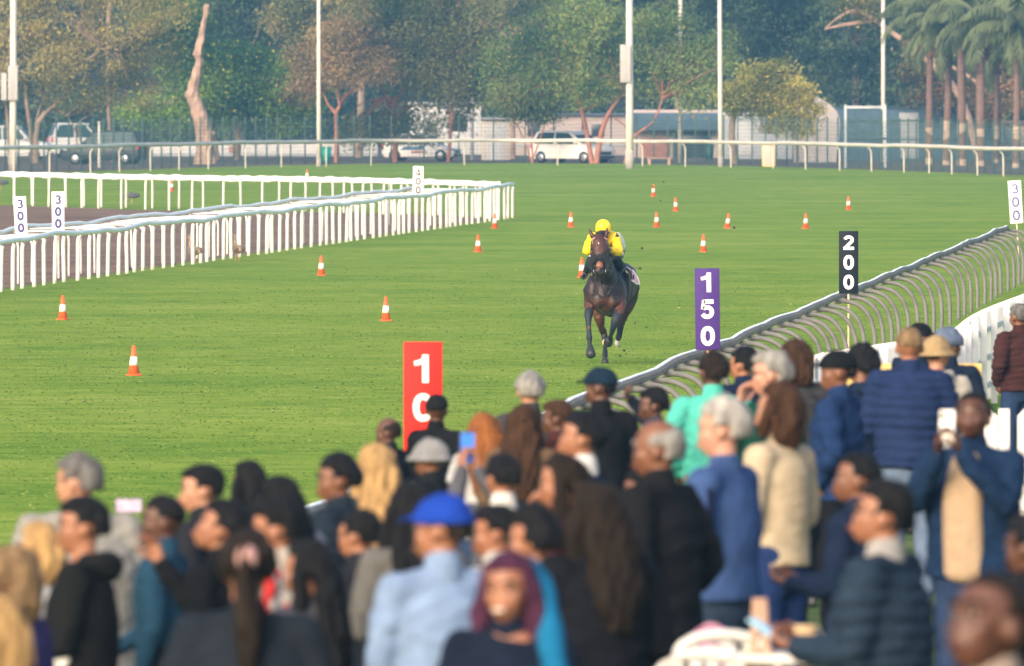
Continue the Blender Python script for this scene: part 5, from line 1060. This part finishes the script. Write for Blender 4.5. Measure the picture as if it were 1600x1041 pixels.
# far right group and along the rail ---------------------------------------------------
pp(1592, 477, 142, 30, 'man in a brown quilted jacket and jeans beside the picket fence at the right edge', 'short', 'grey', 'b', ('puffer', (.06, .022, .020)), JEAN, ('pocket', 'pocket'), 40, gz0=.25)
pp(1437, 507, 112, 20, 'black cap almost hidden behind the shorn head of the navy quilted jacket', 'short', 'black', 'b', ('jacket', NV), BLK2, cap=('cap', (.012, .013, .016)), hyaw=-60)
pp(1482, 516, 104, 10, 'person in a grey blue knitted hat standing beside the beige bucket hat', 'short', 'dark', 'b', ('jacket', (.012, .022, .05)), BLK2, cap=('beanie', (.14, .18, .28)), hyaw=-50)
pp(1463, 529, 98, 15, 'person in a beige bucket hat and white hooded top', 'short', 'dark', 'l', ('hoodie', (.55, .50, .45)), KH, cap=('bucket', (.42, .30, .16)), hyaw=-40)
pp(1421, 512, 90, 5, 'man with shorn brown hair and a navy quilted jacket seen from behind', 'shaved', 'tan', 't', ('puffer', (.018, .034, .105)), (.16, .22, .34), ('clasp', 'clasp'), build=1.12, hscale=1.0)
pp(1345, 543, 92, 40, 'dark hooded head just behind the black cap near the fence', 'curl', 'black', 'b', ('hoodie', NV), BLK2, hyaw=70)
pp(1308, 550, 82, 70, 'smiling man in a black cap and navy zipped jacket facing left', 'short', 'black', 'b', ('jacket', (.015, .038, .12)), BLK2, ('low', 'pocket'), hyaw=95, cap=('cap', (.010, .011, .014)), build=1.1)
pp(1243, 533, 90, 15, 'long haired person with dark brown hair under the tall goose-neck posts', 'bob', 'brown', 't', ('jacket', (.05, .05, .055)), BLK2, female=True)
pp(1161, 545, 96, 35, 'black haired person half behind the turquoise shirt', 'short', 'black', 't', ('jacket', NV), BLK2, hyaw=60)
pp(1114, 553, 86, 5, 'man in a bright turquoise shirt seen from behind', 'short', 'dark', 'd', ('shirt', (.10, .55, .46)), (.25, .22, .18), ('clasp', 'pocket'), hyaw=20, build=1.15)
pp(1204, 551, 77, 60, 'grey haired man in glasses and a dark green jumper with a hand to his face', 'short', 'silver', 'p', ('jumper', (.008, .055, .042)), BLK2, ('down', 'face'), hyaw=85, glasses=True, build=1.15,
   extra=lambda p, add, hm, k, r: add('shirt_hem', fuse('shirt_hem', [tube([(0, 0, .82), (0, 0, .93)], [(.208, .158), (.20, .15)], 20, side=(1, 0, 0), rnd=False)], .012, cloth('shirt_white', (.6, .58, .58)), 2, lambda c, n: .01*vnoise(c, 4, 2))))
pp(1216, 604, 66, 55, 'woman with a short brown bob and cream jumper beside the blue jumper', 'bob', 'brown', 'l', ('jumper', (.58, .47, .33)), (.02, .045, .15), ('clasp', 'clasp'), hyaw=70, female=True, pitch=-12)
pp(1020, 608, 85, 75, 'moustached dark haired man in a dark patterned shirt by the end of the grey rail', 'short', 'black', 'd', ('shirt', (.03, .04, .07)), BLK2, ('raise', 'down'), hyaw=95)
pp(938, 577, 83, 25, 'man in a navy cap and black jacket seen from behind', 'short', 'black', 'd', ('jacket', BLK2), BLK2, ('clasp', 'clasp'), hyaw=70, cap=('cap', (.010, .025, .05)))
pp(828, 583, 84, 10, 'grey haired man whose head rises highest above the long haired women', 'short', 'silver', 'l', ('jacket', (.06, .06, .07)), BLK2)
pp(870, 627, 80, 50, 'dark red brown haired person behind the man in the navy suit', 'short', 'brown', 'd', ('jacket', (.06, .02, .02)), BLK2, hyaw=80)
pp(682, 618, 88, -30, 'dark haired man in a black jacket in front of the red 100 board', 'fade', 'black', 'd', ('jacket', BLK2), BLK2, ('clasp', 'low'), hyaw=-10)
pp(606, 654, 86, 60, 'balding man with a pale cap rim just left of the red 100 board', 'bald', 'dark', 'd', ('jacket', (.012, .014, .02)), BLK2, hyaw=80, cap=None)
pp(757, 648, 78, 5, 'woman with long auburn hair and a white top', 'long', 'auburn', 't', ('shirt', (.5, .5, .52)), JEAN, female=True)
pp(818, 635, 76, -10, 'woman with long dark brown hair turning light at the ends', 'long', 'brown', 't', ('jacket', (.16, .10, .06)), BLK2, female=True)
pp(672, 690, 72, 60, 'person under a pale grey flat hat behind the raised phone', 'short', 'grey', 'b', ('jacket', (.015, .017, .022)), BLK2, hyaw=70, cap=('bucket', (.27, .27, .28)))
# middle --------------------------------------------------------------------------------
pp(907, 647, 65, 75, 'black haired man in a navy suit with a white shirt collar', 'short', 'black', 't', ('blazer', (.010, .020, .050)), BLK2, ('low', 'down'), hyaw=92, pitch=-10, collar=(.7, .7, .72))
pp(1027, 658, 59, 60, 'older grey haired man in a long black coat facing left', 'bald', 'silver', 'b', ('coat', (.012, .012, .015)), JEAN, ('pocket', 'pocket'), hyaw=82, build=1.2)
pp(1128, 627, 61, 65, 'white haired man in a cobalt blue jumper with hands joined', 'short', 'white', 'p', ('jumper', (.055, .105, .27)), (.03, .05, .09), ('clasp', 'clasp'), hyaw=82, build=1.15,
   extra=lambda p, add, hm, k, r: add('sleeve_stripe', solid('sleeve_stripe', [tube([(-.250, -.045, 1.38), (-.285, -.05, 1.14), (-.225, .04, 1.08), (-.14, .16, 1.03)], [(.012, .03)]*4, 8, sub=3)], cloth('stripe_navy', (.01, .012, .04)))))
phn = pp(785, 712, 64, 25, 'black haired person lifting a phone with both hands', 'short', 'black', 't', ('shirt', (.10, .10, .12)), BLK2, ('high', 'high'), hyaw=30, collar=(.7, .68, .66))
pp(590, 698, 65, 10, 'woman with long straight blond hair seen from behind', 'long', 'blond', 'l', ('jacket', (.05, .06, .07)), JEAN, female=True)
pp(527, 713, 62, 70, 'dark haired man in a slate quilted jacket looking left', 'short', 'black', 'b', ('puffer', (.018, .028, .045)), BLK2, ('low', 'down'), hyaw=95)
pp(878, 714, 59, 70, 'woman with long dark hair and maroon sleeves holding a white cup', 'long', 'dark', 't', ('jumper', (.10, .022, .024)), BLK2, ('face', 'low'), hyaw=85, female=True)
pp(388, 724, 67, 40, 'woman with long black hair behind the hand with a gold watch', 'long', 'black', 'b', ('jacket', (.02, .03, .05)), BLK2, hyaw=50, female=True)
pp(437, 748, 60, 30, 'woman with very long black hair and a lilac grey coat', 'long', 'black', 'b', ('coat', (.26, .26, .33)), JEAN, ('clasp', 'pocket'), hyaw=40, female=True, build=1.1)
pp(314, 728, 61, 75, 'black haired man with a gold watch holding his hand to his chin', 'short', 'black', 'l', ('jacket', (.02, .022, .03)), BLK2, ('face', 'low'), hyaw=95)
pp(122, 713, 59, 15, 'tall grey haired man in a light grey coat at the left', 'short', 'grey', 'l', ('coat', (.33, .32, .30)), NV, ('clasp', 'low'), hyaw=62, build=1.5)
pp(253, 777, 58, 75, 'dark skinned man in a petrol blue shirt looking left', 'fade', 'black', 'd', ('shirt', (.018, .06, .11)), BLK2, ('clasp', 'down'), hyaw=95)
pp(62, 822, 57, 50, 'woman with pale blond hair and a white top at the left', 'bob', 'blond', 'l', ('shirt', (.6, .6, .62)), JEAN, hyaw=70, female=True)
pp(430, 784, 54, 70, 'short haired person in a red and white patterned shirt', 'short', 'black', 't', ('shirt', (.50, .45, .40)), BLK2, ('low', 'down'), hyaw=85, style='pattern')
pp(345, 785, 55, 60, 'dark haired person bowing the head behind the pony tail', 'short', 'black', 't', ('jacket', BLK2), BLK2, ('phone', 'down'), hyaw=85, pitch=-25)
pp(345+300, 757, 55, 15, 'woman with long black hair and a grey cardigan left of the blue cap', 'long', 'black', 'b', ('jumper', (.16, .155, .15)), BLK2, ('low', 'low'), female=True)
pp(832, 800, 53, 50, 'person in a black hooded coat behind the purple haired woman', 'curl', 'black', 't', ('hoodie', (.010, .010, .012)), BLK2, hyaw=80)
pp(775, 792, 55, 60, 'dark haired person in a white shirt between the blue cap and black hooded coat', 'short', 'black', 't', ('shirt', (.55, .57, .57)), BLK2, hyaw=80)
pp(932, 758, 52, 25, 'woman in a black coat with very long dark brown hair', 'wavy', 'dark', 't', ('coat', (.010, .011, .016)), BLK2, ('clasp', 'clasp'), hyaw=35, female=True, build=1.1)
pp(1338, 710, 60, 65, 'man with a faded haircut looking down to the left behind the quilted shoulders', 'fade', 'black', 'b', ('jacket', NV), JEAN, ('low', 'low'), hyaw=90, pitch=-10)
mp_ = pp(1520, 614, 66, 160, 'man in a navy jacket and sand shirt photographing with a white phone', 'fade', 'black', 'd', ('jacket', (.012, .032, .085)), JEAN, ('phone', 'phone'), hyaw=165, pitch=-18, build=1.25,
    extra=lambda p, add, hm, k, r: add('shirt_front', fuse('shirt_front', [tube([(0, .145, .88), (0, .15, 1.1), (0, .155, 1.28), (0, .10, 1.44)], [(.10, .05), (.105, .055), (.10, .05), (.07, .045)], 16, side=(1, 0, 0), sub=2)], .012, cloth('shirt_front', (.50, .36, .24)), 2)))
# front ---------------------------------------------------------------------------------
pp(128, 779, 54, 78, 'young man in a black sweatshirt with a pale hood collar facing left', 'short', 'black', 't', ('hoodie', (.012, .013, .014)), BLK2, ('low', 'low'), hyaw=95, build=1.1,
   extra=lambda p, add, hm, k, r: [add('hood_lining', fuse('hood_lining', [tube([(-.11, .0, 1.47), (-.07, -.085, 1.49), (0, -.115, 1.49), (.07, -.085, 1.49), (.13, .02, 1.44)], [.016, .022, .024, .022, .016], 10, sub=2)], .009, cloth('hood_lining', (.45, .40, .34)), 1)), add('emblem', solid('emblem', [ell((-.215, .05, 1.08), (.012, .05, .05))], mat('emblem_white', (.7, .7, .7))))])
pp(690, 777, 50, 25, 'man in a bright blue cap and pale denim shirt', 'short', 'dark', 't', ('shirt', (.24, .34, .54)), JEAN, ('low', 'low'), hyaw=70, cap=('cap', (.015, .06, .42)), build=1.15)
pp(387, 832, 46, 0, 'person with a brown pony tail tied with a pink band seen from behind', 'pony', 'dark', 't', ('jumper', (.018, .024, .036)), BLK2, ('clasp', 'clasp'), build=1.2, female=True)
pw = pp(795, 868, 46, 172, 'smiling woman with purple hair and a turquoise scarf facing the camera', 'long', 'purple', 't', ('jacket', (.010, .016, .035)), BLK2, ('low', 'low'), hyaw=160, female=True,
   extra=lambda p, add, hm, k, r: [add('blue_scarf', fuse('blue_scarf', [tube([(-.05, -.10, 1.72), (-.115, -.05, 1.62), (-.15, .02, 1.48), (-.19, .09, 1.30), (-.20, .12, 1.12)], [.03, .045, .05, .05, .035], 12, sub=3)], .010, cloth('scarf_blue', (.012, .16, .34)), 2, lambda c, n: .006*vnoise(c, 6, 2))), add('teeth', hm(solid('teeth', [tube([(-.018, .100, -.069), (0, .108, -.071), (.018, .100, -.069)], [.003, .0045, .003], 8)], mat('teeth', (.75, .72, .68)))))])
pp(14, 858, 50, 60, 'woman with shoulder length tan hair and a purple top at the bottom left corner', 'bob', 'tan', 'l', ('jumper', (.06, .045, .15)), BLK2, hyaw=75, female=True)
pp(-8, 935, 44, 30, 'person with pale hair cut off by the bottom left corner', 'bob', 'blond', 'l', ('jacket', (.10, .09, .12)), BLK2, female=True)
gm_ = pp(1378, 756, 51, 68, 'dark haired man in a slate quilted jacket and glasses reading a phone', 'short', 'black', 't', ('puffer', (.022, .040, .068)), (.2, .28, .42), ('low', 'low'), hyaw=88, pitch=-14, glasses=True, build=1.2, collar=(.35, .34, .34))
pp(1548, 903, 38, 120, 'brown skinned man with cropped hair at the bottom right corner', 'shaved', 'dark', 'd', ('shirt', (.35, .28, .24)), BLK2, hyaw=130, pitch=-15, hscale=1.12)
pp(1612, 806, 50, 60, 'person in black cut off by the right edge', 'short', 'black', 'd', ('jacket', (.012, .012, .016)), BLK2)
# held and resting things ---------------------------------------------------------------
def at_hand(rec, loc, name, label, cat, b): return held(rec[0], rec[1], rec[2], loc, name, label, cat, b)
at_hand(phn, (0, .46, 1.78), 'phone', 'raised phone with a bright blue picture above the crowd', 'phone', phone_parts((.06, .22, .75), emit=.12, tilt=.05))
at_hand(mp_, (0, .40, 1.60), 'phone', 'white phone held up by the man in the navy jacket', 'phone', phone_parts((.05, .1, .1), (.72, .70, .66), tilt=.1))
at_hand(gm_, (.0, .46, 1.20), 'phone', 'pale blue phone held low by the man in glasses', 'phone', phone_parts((.2, .45, .6), (.25, .45, .58), emit=.2, tilt=-1.0))
o = empty('phone', tuple(P(201, 790, 75)), math.radians(30), 'phone with a white lilac screen held up at the left', 'phone'); phone_parts((.45, .36, .48), emit=.05)(o); o.rotation_euler = (0, math.radians(90), math.radians(10))
def cup(o, c, lid=None):
    obj('cup_body', solid('cup_body', [tube([(0, 0, 0), (0, 0, .12)], [.032, .043], 18, rnd=False)], mat('cup_paper', c, .7)), o); obj('rim', solid('rim', [tube([(0, 0, .118), (0, 0, .128)], [.046, .046], 18, rnd=False)], mat('cup_rim', lid or (.75, .7, .65), .5)), o)
o = empty('cup', tuple(P(886, 918, 58.3)), 0, 'white cup held by the woman with maroon sleeves', 'cup'); cup(o, (.72, .66, .66))
# white moulded chairs, table and cup at the bottom
WPC = mat('chair_white', (.62, .59, .54), .55, .08, 8, .3, 60)
def chair(x, D, rz, ys, label):
    p = P(x, ys, D); h = p.z-gz(D); o = empty('plastic_chair', (p.x, D, gz(D)), rz, label, 'chair', 'white plastic chairs at the bottom')
    o.scale = (1.05, 1.05, h/.93)
    obj('seat', flat('seat', [box((0, 0, .43), (.46, .44, .03))], WPC, .012), o)
    bk = [tube([(-.22, -.2, .43), (-.24, -.26, .7), (-.17, -.29, .86), (0, -.3, .9), (.17, -.29, .86), (.24, -.26, .7), (.22, -.2, .43)], [.025]*7, 8, sub=3)]+[bar((x_, -.21, .44), (x_*.9, -.29, .86), .05, .015) for x_ in (-.13, -.045, .045, .13)]
    obj('backrest', solid('backrest', bk, WPC), o)
    for s in (-1, 1):
        obj('armrest', solid('armrest', [tube([(s*.25, -.25, .66), (s*.27, -.05, .68), (s*.27, .2, .67), (s*.25, .24, .6), (s*.24, .22, .42)], [(.03, .015)]*5, 10, sub=3)], WPC), o)
        for q in (-1, 1): obj('leg', solid('leg', [tube([(s*.2, q*.19, .43), (s*.25, q*.24, 0)], [.028, .018], 8)], WPC), o)
    return o
chair(1168, 57, math.radians(200), 985, 'white plastic chair in front of the blue jumper, nearest to the pink bag')
chair(1045, 56, math.radians(150), 1014, 'white plastic chair at the bottom edge below the black coat')
o = empty('table', (P(1262, 0, 55).x, 55, gz(55)), 0, 'small round table with a pale top beside the quilted sleeve', 'table')
zt = P(0, 1022, 55).z-gz(55)
obj('tabletop', solid('tabletop', [tube([(0, 0, zt-.03), (0, 0, zt)], [.33, .33], 30, rnd=False)], WPC), o); obj('leg', solid('leg', [tube([(0, 0, 0), (0, 0, zt-.03)], [.04, .03], 12)], WPC), o)
obj('foot', solid('foot', [tube([(0, 0, 0), (0, 0, .04)], [.25, .1], 20, rnd=False)], WPC), o)
o = empty('cup', tuple(P(1258, 1021, 54.9)), 0, 'tan paper cup standing on the small round table', 'cup'); o.scale = (1.1, 1.1, .9); cup(o, (.48, .32, .17), (.5, .36, .2))
o = empty('handbag', (P(1112, 0, 58).x, 58, gz(58)), 0, 'pink and white floral bag hanging from the joined hands', 'bag'); zb = P(0, 1030, 58).z-gz(58)
obj('bag_body', fuse('bag_body', [tube([(0, 0, zb-.2), (0, 0, zb-.05), (0, 0, zb+.12)], [(.09, .05), (.10, .055), (.08, .03)], 16, side=(1, 0, 0), sub=2)], .012, mat('bag_floral', (.30, .10, .20), .8, .6, 9), 1), o); obj('strap', solid('strap', [tube([(-.05, 0, zb+.08), (-.03, 0, zb+.14), (.03, 0, zb+.14), (.05, 0, zb+.08)], [.01]*4, 6, sub=3)], mat('bag_strap', (.4, .2, .25))), o)
for i, (dx, dz, c) in enumerate(((-.05, .0, (.7, .7, .7)), (.06, .05, (.65, .62, .6)), (.0, -.1, (.5, .05, .05)))): obj('flower_patch', solid('flower_patch', [ell((dx, -.07, zb+dz), (.035, .012, .035))], cloth('flower', c)), o)
o = empty('trestle', (P(1187, 0, 55).x, 55, gz(55)), 0, 'narrow wooden trestle between the blue jumper and the jeans', 'trestle'); zt2 = P(0, 935, 55).z-gz(55)
for s in (-1, 1): obj('leg', flat('leg', [bar((s*.09, 0, 0), (s*.012, 0, zt2), .035, .05)], WD, .004), o)
obj('board', flat('board', [box((0, .03, zt2*.45), (.13, .02, zt2*.75))], mat('ply', (.45, .30, .18), .8, .2, 8), .004), o)
# yellow board among the fence group
o = empty('yellow_barrier', (P(1405, 0, 118).x, 118, gz(118)), 0, 'tan yellow board standing behind the navy quilted shoulders', 'barrier'); zy = P(0, 570, 118).z-gz(118)
obj('board', flat('board', [box((.1, 0, zy-.16), (1.25, .04, .34))], mat('board_yellow', (.55, .38, .12), .7, .1, 5), .006), o)
for s in (-.4, .6): obj('leg', flat('leg', [box((s, .045, zy*.5), (.05, .04, zy))], WD, .004), o)
pp(236, 842, 60, 60, 'person in a navy coat with a beige hood between the two men looking left', 'curl', 'dark', 'b', ('hoodie', (.30, .27, .22)), NV, ('low', 'down'), hyaw=80, build=1.2)
pp(560, 800, 57, 40, 'short black haired person half hidden between the quilted jacket and grey cardigan', 'short', 'black', 't', ('jacket', (.02, .022, .03)), BLK2, hyaw=60)
pp(1000, 735, 66, 60, 'dark haired person between the long black coat and the navy suit', 'short', 'black', 'b', ('jacket', (.03, .025, .02)), BLK2, hyaw=85)
pp(480, 850, 52, 50, 'dark haired person with a slate scarf between the pony tail and the quilted jacket', 'long', 'black', 't', ('jumper', (.10, .10, .13)), BLK2, hyaw=70, female=True)
pp(1240, 700, 74, 60, 'person in a dark jacket behind the cream jumper', 'short', 'black', 'b', ('jacket', (.015, .02, .03)), BLK2, hyaw=80)
# ------------------------------------------------------------------ haze
hm = bpy.data.materials.new('haze'); hm.use_nodes = True; nt = hm.node_tree; nt.nodes.clear()
pv = nt.nodes.new('ShaderNodeVolumePrincipled'); pv.inputs['Color'].default_value = (.19, .47, .72, 1); pv.inputs['Density'].default_value = .00037; pv.inputs['Anisotropy'].default_value = .2
ho = nt.nodes.new('ShaderNodeOutputMaterial'); nt.links.new(pv.outputs[0], ho.inputs['Volume'])
tag(obj('haze', solid('haze', [box((0, 495, 12.5), (600, 1030, 34))], hm, False)), 'thin blue evening haze over the whole course', 'haze', kind='stuff')
bpy.data.scenes.remove(TS)
